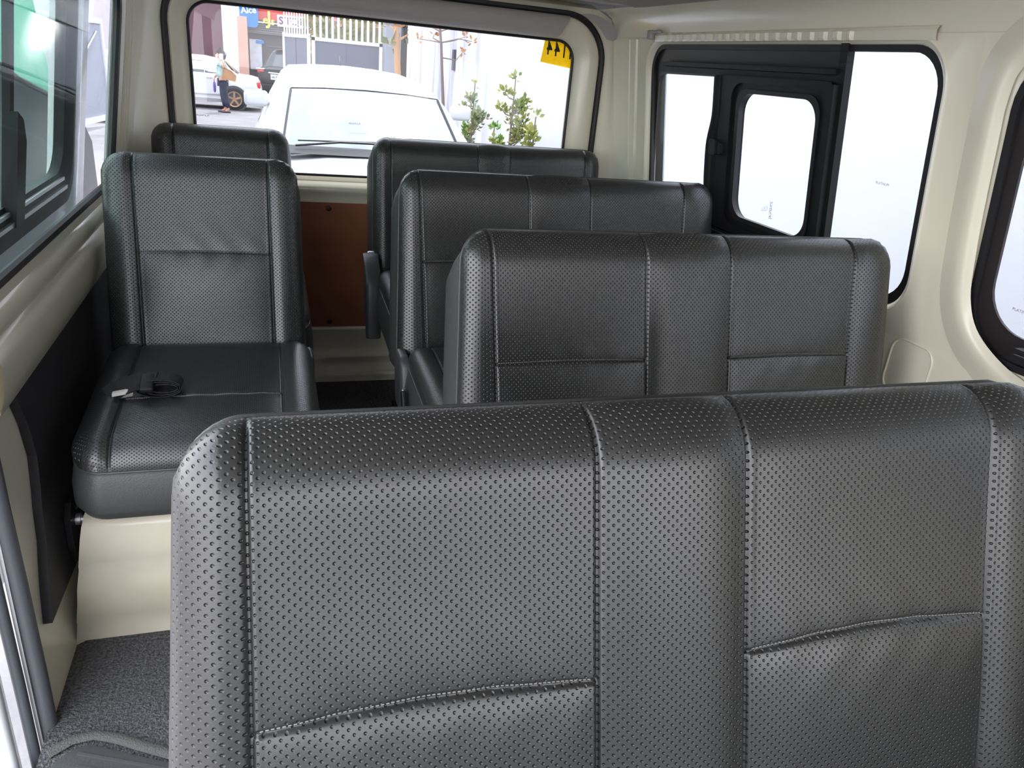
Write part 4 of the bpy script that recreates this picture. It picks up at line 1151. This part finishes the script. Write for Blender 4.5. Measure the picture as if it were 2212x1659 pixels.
# silver car seen through the left window
st = [(-.10, .25, .52, .60, .70, .5, 0), (0, .20, .66, .74, .80, .6, 0), (.5, .2, .82, .88, .84, .65, 0), (1.15, .2, .92, .96, .85, .66, 0), (1.9, .2, .92, 1.38, .85, .56, 1), (3.2, .2, .93, 1.40, .85, .56, 1), (3.9, .2, .93, 1.0, .84, .6, 0), (4.4, .3, .8, .86, .78, .5, 0)]
p = at(196, 212, 19.0)
sil, H = car('silver_car', 'silver car seen head-on through the left side window beyond the open gate leaf', 'car', (p.x+.72, 19.0, GZ), PI/2+.25, st, 'car_silver', [(.85, 1), (.85, -1), (3.4, 1), (3.4, -1)])
glass_across(sil, H, 3, 4, M['ws_glass'], 'windscreen')
for s in (1, -1):
    mb = MB(); mb.box((.03, s*.58, .70), (.18, .36, .12), bev=.03); mb.build('headlamp', M['clear_lamp'], sil)
    mb = MB(); mb.box((-.09, s*.55, .42), (.04, .30, .12), bev=.02); mb.build('fog_lamp_recess', M['blackpl'], sil)
mb = MB(); mb.box((-.04, 0, .69), (.10, .55, .08), bev=.02); mb.build('grille', M['blackpl'], sil)
mb = MB(); mb.box((-.02, 0, .22), (.16, 1.45, .12), bev=.03); mb.build('bumper_lip', M['blackpl'], sil)

# neighbouring vehicle seen through the door glass: green side glass over a dark body
nv = thing('neighbouring_van', 'dark vehicle with green tinted glass seen through the sliding door window', 'van', (-2.3, 4.6, GZ))
L = Vector(nv.location); xw = -1.55
def Pn(y, z, x=xw): return Vector((x, y, z+Z0))-L
ratio = xw/-.58
mb = MB(); b0 = (1.92*ratio, -.070*ratio); b1 = (2.62*ratio, -.205*ratio)
y0, z0_ = 1.5*ratio, .01*ratio; y1, z1_ = b1[0]+.6, b1[1]-.12
poly = [(y0, -1.6), (y1+.4, -1.6), (y1+.4, z1_-.3), (y1, z1_), b1, b0, (y0, z0_)]
mb.loft([[Pn(a, b) for a, b in poly], [Pn(a, b, xw-1.5) for a, b in poly]], cap0=True, cap1=True)
mb.build('body', M['car_black'], nv, smooth=False)
mb = MB(); poly = [(y0, z0_), b0, b1, (b1[0]+.05, .62), (y0, .75)]
mb.loft([[Pn(a, b, xw-.03+(-.10 if b > .3 else 0)) for a, b in poly], [Pn(a, b, xw-1.4) for a, b in poly]], cap0=True, cap1=True)
mb.build('side_glass', M['green_glass'], nv, smooth=False)
mb = MB(); mb.tube([Pn(y0, z0_+.05, xw+.02), Pn(b0[0], b0[1]+.05, xw+.02), Pn((b0[0]+b1[0])/2-.1, (b0[1]+b1[1])/2+.02, xw+.02)], [.022, .022, .008], 8); mb.tube([Pn(y0, z0_, xw+.01), Pn(*b0, xw+.01), Pn(*b1, xw+.01)], .016, 8)
mb.build('window_moulding', M['blackrub'], nv)

# ---- pedestrian
def skinned(name, verts, edges, radii, m, parent, sub=2):
    bm = bmesh.new(); sl = bm.verts.layers.skin.verify(); vs = []
    for i, v in enumerate(verts):
        b = bm.verts.new(v); r = radii[i]; b[sl].radius = (r if isinstance(r, tuple) else (r, r)); b[sl].use_root = (i == 0); vs.append(b)
    for a, b in edges: bm.edges.new((vs[a], vs[b]))
    me = bpy.data.meshes.new(name); bm.to_mesh(me); bm.free()
    o = link(name, me, m, parent)
    s = o.modifiers.new('skin', 'SKIN'); s.use_smooth_shade = True
    u = o.modifiers.new('sub', 'SUBSURF'); u.levels = sub; u.render_levels = sub
    return o
ped = thing('person', 'person in mint shirt and navy trousers, in profile, wearing a white face mask', 'person', (-1.13, 23.6, GZ))
# facing -x (to the left in the picture)
BV = [(0, 0, .86), (0, 0, 1.02), (0, 0, 1.20), (-.01, 0, 1.32), (-.02, 0, 1.39), (-.05, 0, 1.47), (-.045, 0, 1.55),
      (0, .15, 1.30), (-.04, .20, 1.08), (-.19, .20, .93), (-.22, .19, .88),
      (0, -.15, 1.30), (.10, -.24, 1.14), (.02, -.19, 1.36), (-.0, -.16, 1.43),
      (0, .08, .82), (-.02, .09, .46), (.03, .09, .08), (-.07, .09, .035),
      (.0, -.08, .82), (.05, -.09, .46), (.12, -.09, .09), (.03, -.09, .035)]
BE = [(0, 1), (1, 2), (2, 3), (3, 4), (4, 5), (5, 6), (3, 7), (7, 8), (8, 9), (9, 10), (3, 11), (11, 12), (12, 13), (13, 14), (0, 15), (15, 16), (16, 17), (17, 18), (0, 19), (19, 20), (20, 21), (21, 22)]
BR = [.13, .12, .13, .10, .045, .075, .08, .055, .04, .03, .022, .055, .04, .03, .024, .085, .06, .04, .035, .085, .06, .04, .035]
skinned('body', BV, BE, BR, M['skin'], ped)
skinned('shirt', [(0, 0, .88), (.0, 0, 1.02), (0, 0, 1.20), (-.01, 0, 1.33), (0, .16, 1.31), (-.03, .19, 1.16), (0, -.16, 1.31), (.06, -.21, 1.20)], [(0, 1), (1, 2), (2, 3), (3, 4), (4, 5), (3, 6), (6, 7)], [(.17, .17), (.16, .15), (.165, .15), .11, .075, .065, .075, .065], M['shirt'], ped)
skinned('trousers', [(0, 0, .90), (0, .09, .80), (-.02, .095, .46), (.03, .095, .12), (0, -.09, .80), (.05, -.095, .46), (.12, -.095, .12)], [(0, 1), (1, 2), (2, 3), (0, 4), (4, 5), (5, 6)], [.15, .11, .085, .065, .11, .085, .065], M['trousers'], ped)
skinned('hair', [(.02, 0, 1.56), (.06, 0, 1.47), (.07, 0, 1.36), (-.03, 0, 1.61)], [(0, 1), (1, 2), (0, 3)], [.10, .075, .045, .085], M['hair'], ped)
mb = MB(); mb.box((-.115, 0, 1.455), (.06, .11, .09), bev=.025); mb.build('face_mask', M['mask'], ped)
for y in (.035, -.035):
    mb = MB(); mb.lathe([(0, -.006), (.010, 0), (0, .006)], (-.118, y, 1.535), 'X', 8); mb.build('eye', M['hair'], ped)
for k in range(5):
    for (bx, by, bz, dx, dz) in ((-.22, .19, .88, -.012, -.05), (0, -.16, 1.43, .0, .05)):
        mb = MB(); mb.tube([(bx, by+(k-2)*.014, bz), (bx+dx, by+(k-2)*.017, bz+dz*(1 if 0 < k < 4 else .7)), (bx+dx-.012, by+(k-2)*.017, bz+dz*(1.35 if 0 < k < 4 else .9))], .0075, 6); mb.build('finger', M['skin'], ped)
for x, y in ((-.07, .09), (.03, -.09)):
    mb = MB(); mb.box((x+.02, y, .025), (.25, .09, .045), bev=.02); mb.build('shoe', M['shoe'], ped, angle=60)
bag = thing('shoulder_bag', 'tan shoulder bag hanging on the pedestrian\'s arm', 'bag', (-.98, 23.28, GZ+.90))
mb = MB(); q = [(-.15, .0), (.20, -.05), (.23, .10), (.10, .22), (-.08, .30), (-.12, .18)]
mb.loft([[Vector((a*.8, -.02, b)) for a, b in q], [Vector((a, -.06, b)) for a, b in q], [Vector((a, .06, b)) for a, b in q], [Vector((a*.8, .04, b)) for a, b in q]], cap0=True, cap1=True); mb.build('pouch', M['bag'], bag, angle=60)
mb = MB(); mb.tube([(-.11, 0, .30), (-.07, .06, .42), (-.02, .08, .45), (.05, .04, .38), (.2, 0, .21)], .012, 6); mb.build('strap', M['bag'], bag)
um = thing('folded_umbrella', 'small purple folded umbrella held low in the pedestrian\'s hand', 'umbrella', (-1.36, 23.79, GZ+.50))
mb = MB(); mb.lathe([(.006, 0), (.035, .04), (.04, .18), (.03, .27), (.01, .29)], (0, 0, 0), 'Z', 12); mb.build('canopy', M['lilac'], um)
mb = MB(); mb.tube([(0, 0, .28), (0, 0, .36)], .01, 8); mb.build('handle', M['lilac'], um)
ph = MB(); ph.box((0, 0, 0), (.10, .05, .15), bev=.02); o = ph.build('white_cloth', M['mask']); o.location = (-1.12, 23.40, GZ+1.45); tag(o, 'white cloth held up beside the pedestrian\'s face', 'cloth')

# ---- plants
def leafy(root, name, tips, m, n, size, spread):
    mb = MB()
    for (c, r) in tips:
        for k in range(n):
            d = Vector((random.gauss(0, 1), random.gauss(0, 1), random.gauss(.4, .8))).normalized()
            b = Vector(c)+d*random.uniform(0, r); t = (d+Vector((0, 0, .5))).normalized(); s = t.cross(Vector((random.random()-.5, random.random()-.5, .3))).normalized()
            l = size*random.uniform(.7, 1.3); w = l*.30; nn = t.cross(s)*l*.08
            mb.face([b, b+t*l*.5+s*w+nn, b+t*l, b+t*l*.5-s*w+nn])
    return mb.build(name, m, root, smooth=False, fix=False)
def shrub(label, base, h, w, m, seed, dens=1.0, nb=14):
    random.seed(seed); root = thing('leafy_shrub', label, 'shrub', base)
    mb = MB(); tips = []
    top = Vector((w*.05, 0, h)); mb.tube([(0, 0, 0), (w*.03, .02, h*.5), top], [.02, .014, .006], 6); tips.append((top, .05))
    for k in range(nb):
        t = random.uniform(.25, .92); a = random.uniform(0, 2*PI); L = w*(1.15-t)*random.uniform(.6, 1)
        p0 = Vector((w*.04*t, 0, h*t)); p2 = p0+Vector((math.cos(a)*L, math.sin(a)*L*.6, L*.9*random.uniform(.6, 1.2)))
        pm = p0.lerp(p2, .5)+Vector((0, 0, -.02)); mb.tube([p0, pm, p2], [.008, .006, .003], 5)
        for q in (.45, .7, 1): tips.append((p0.lerp(p2, q), .05))
    mb.build('stem', M['bark'], root)
    leafy(root, 'foliage', tips, m, int(14*dens), .052, 1); return root
def spot(u, v, y):
    p = at(u, v, y); return p
p = at(1105, 170, 7.2); shrub('tallest leafy shrub against the white wall, right of the windscreen', (p.x+.02, 7.2, GZ), p.z-GZ, .42, M['leaf'], 3, 1.0, 20)
p = at(1028, 180, 8.8); shrub('thin leafy shrub just right of the parked car\'s windscreen', (p.x-.03, 8.8, GZ), p.z-GZ, .42, M['leaf_pale'], 5, .8, 16)
p = at(1155, 252, 6.6); shrub('short leafy shrub rightmost in the rear window', (p.x, 6.6, GZ), p.z-GZ, .22, M['leaf'], 8, .9, 14)
p = at(1055, 275, 8.0); shrub('low bright green bush at the foot of the thin shrub', (p.x+.05, 8.0, GZ), p.z-GZ, .32, M['leaf2'], 9, 2.0, 22)
p = at(1003, 275, 9.8); shrub('bright green clump touching the edge of the windscreen', (p.x, 9.8, GZ), p.z-GZ, .3, M['leaf2'], 10, 2.2, 12)
# bare young tree
p = at(957, 225, 10.4); pt = at(948, 30, 10.4)
tr = thing('bare_tree', 'thin bare young tree with a few curled leaves in front of the white wall', 'tree', (p.x, 10.4, GZ)); L = Vector(tr.location)
mb = MB(); mb.tube([Vector((0, 0, 0)), p-L, at(953, 95, 10.4)-L, pt-L], [.03, .022, .017, .012], 7)
tips = []
for (u0, v0, um_, vm, u1, v1) in ((953, 92, 980, 88, 1005, 80), (953, 92, 990, 84, 1020, 90), (953, 92, 930, 88, 905, 84), (950, 68, 935, 60, 915, 58), (950, 68, 970, 62, 985, 60), (953, 92, 935, 82, 938, 74), (956, 125, 985, 130, 1000, 112), (950, 68, 940, 60, 938, 50)):
    mb.tube([at(u0, v0, 10.4)-L, at(um_, vm, 10.45)-L, at(u1, v1, 10.5)-L], [.010, .007, .004], 5); tips.append((at(u1, v1, 10.5)-L, .03))
mb.build('trunk', M['bark'], tr); leafy(tr, 'foliage', tips, M['orange_bark'], 6, .065, 1)
for (u, lab) in ((860, 'slim ochre trunk before the dark panel, left of the pair'), (903, 'slim reddish-brown trunk at the edge of the white wall')):
    y = 17.2; b = at(u, 185, y); t = at(u-6, 20, y); tt = thing('slim_tree', lab, 'tree', (b.x, y, GZ)); L = Vector(tt.location)
    mb = MB(); mb.tube([Vector((0, 0, 0)), b-L, at(u-3, 100, y)-L, t-L], [.08, .07, .06, .045], 8)
    mb.build('trunk', M['orange_bark'], tt)
    mb = MB(); tips = []
    for (du, dv, eu, ev) in ((0, 88, 40, 60), (0, 70, -22, 52), (-2, 60, 26, 48), (-3, 84, -18, 96)):
        mb.tube([at(u+du, dv, y)-L, at(u+(du+eu)/2, (dv+ev)/2+2, y)-L, at(u+eu, ev, y)-L], [.03, .02, .01], 5); tips.append((at(u+eu, ev, y)-L, .1))
    mb.build('branch', M['orange_bark'], tt); leafy(tt, 'foliage', tips, M['frond'], 10, .22, 1)
# palm-like trees behind the gate
def fan_tree(label, u, v, y, r, n, seed):
    random.seed(seed); c = at(u, v, y); root = thing('fan_leaved_tree', label, 'tree', (c.x, y, GZ)); L = Vector(root.location)
    mb = MB(); mb.tube([Vector((0, 0, 0)), Vector((.05, 0, (c.z-GZ)*.6)), c-L], [.10, .08, .05], 8); mb.build('trunk', M['bark'], root)
    mb = MB()
    for k in range(n):
        d = Vector((random.gauss(0, 1), random.gauss(0, .6), random.gauss(0, .8))).normalized(); b = c-L+d*r*random.uniform(.1, .9)
        for q in range(9):
            dd = (d+Vector((random.gauss(0, .6), random.gauss(0, .5), -.35+random.gauss(0, .5)))).normalized(); s = dd.cross(Vector((0, 1, .2))).normalized()
            l = random.uniform(.28, .5); mb.face([b, b+dd*l*.5+s*.035, b+dd*l-Vector((0, 0, .06)), b+dd*l*.5-s*.035])
    mb.build('foliage', M['frond'], root, smooth=False, fix=False); return root
fan_tree('fan-leaved tree behind the gate, nearest the shop sign', 722, 45, 22, .95, 50, 21)
fan_tree('fan-leaved tree behind the middle of the wide gate half', 778, 50, 24.5, 1.1, 60, 22)
fan_tree('yellowing fan-leaved tree beside the blue-grey pillar', 815, 60, 20.6, .65, 34, 23)
# far pale building seen through left window
mb = MB(); mb.box((-11, 34, GZ+4), (14, 1, 8)); o = mb.build('pale_building', mat('pale_lilac_render', (.60, .55, .60), .8, var=.05, vscale=.5), smooth=False); tag(o, 'pale lilac building wall seen through the left side window', 'building')
mb = MB(); mb.box((8, 34, GZ+2.5), (12, 1, 5)); o = mb.build('far_building', M['grey_post'], smooth=False); tag(o, 'blue-grey building behind the fan-leaved trees', 'building')

# ================================================================= LIGHT
for nm, gr in (('bench_seat', 'bench seats along the right side of the van'), ('single_seat', 'single seats on the left side of the van'), ('gate_leaf', 'halves of the white spiked gate'), ('leafy_shrub', 'leafy shrubs along the white wall'), ('fan_leaved_tree', 'fan-leaved trees behind the gate'), ('slim_tree', 'slim trunks before the pillars')):
    for o in list(bpy.data.objects):
        if o.name.split('.')[0] == nm and o.parent is None: o['group'] = gr
w = bpy.data.worlds.new('world'); sc.world = w; w.use_nodes = True; nt = w.node_tree
bg = nt.nodes['Background']; tc = nt.nodes.new('ShaderNodeTexCoord'); sx = nt.nodes.new('ShaderNodeSeparateXYZ'); nt.links.new(tc.outputs['Generated'], sx.inputs[0])
cr = nt.nodes.new('ShaderNodeValToRGB'); nt.links.new(sx.outputs['Z'], cr.inputs['Fac'])
cr.color_ramp.elements[0].color = (.93, .92, .93, 1); cr.color_ramp.elements[1].color = (.76, .81, .92, 1); cr.color_ramp.elements[0].position = 0; cr.color_ramp.elements[1].position = .8
nt.links.new(cr.outputs['Color'], bg.inputs['Color']); bg.inputs['Strength'].default_value = 1.6
sd_ = bpy.data.lights.new('sun', 'SUN'); so = bpy.data.objects.new('sun', sd_); COL.objects.link(so)
sd_.energy = 1.6; sd_.angle = math.radians(1.5); sd_.color = (1, .96, .90)
dirv = Vector((-.22, -.50, -1.0)); so.rotation_euler = dirv.to_track_quat('-Z', 'Y').to_euler()
vs = sc.view_settings; vs.view_transform = 'Standard'; vs.look = 'None'; vs.gamma = 1; vs.use_curve_mapping = False; vs.exposure = 2.15
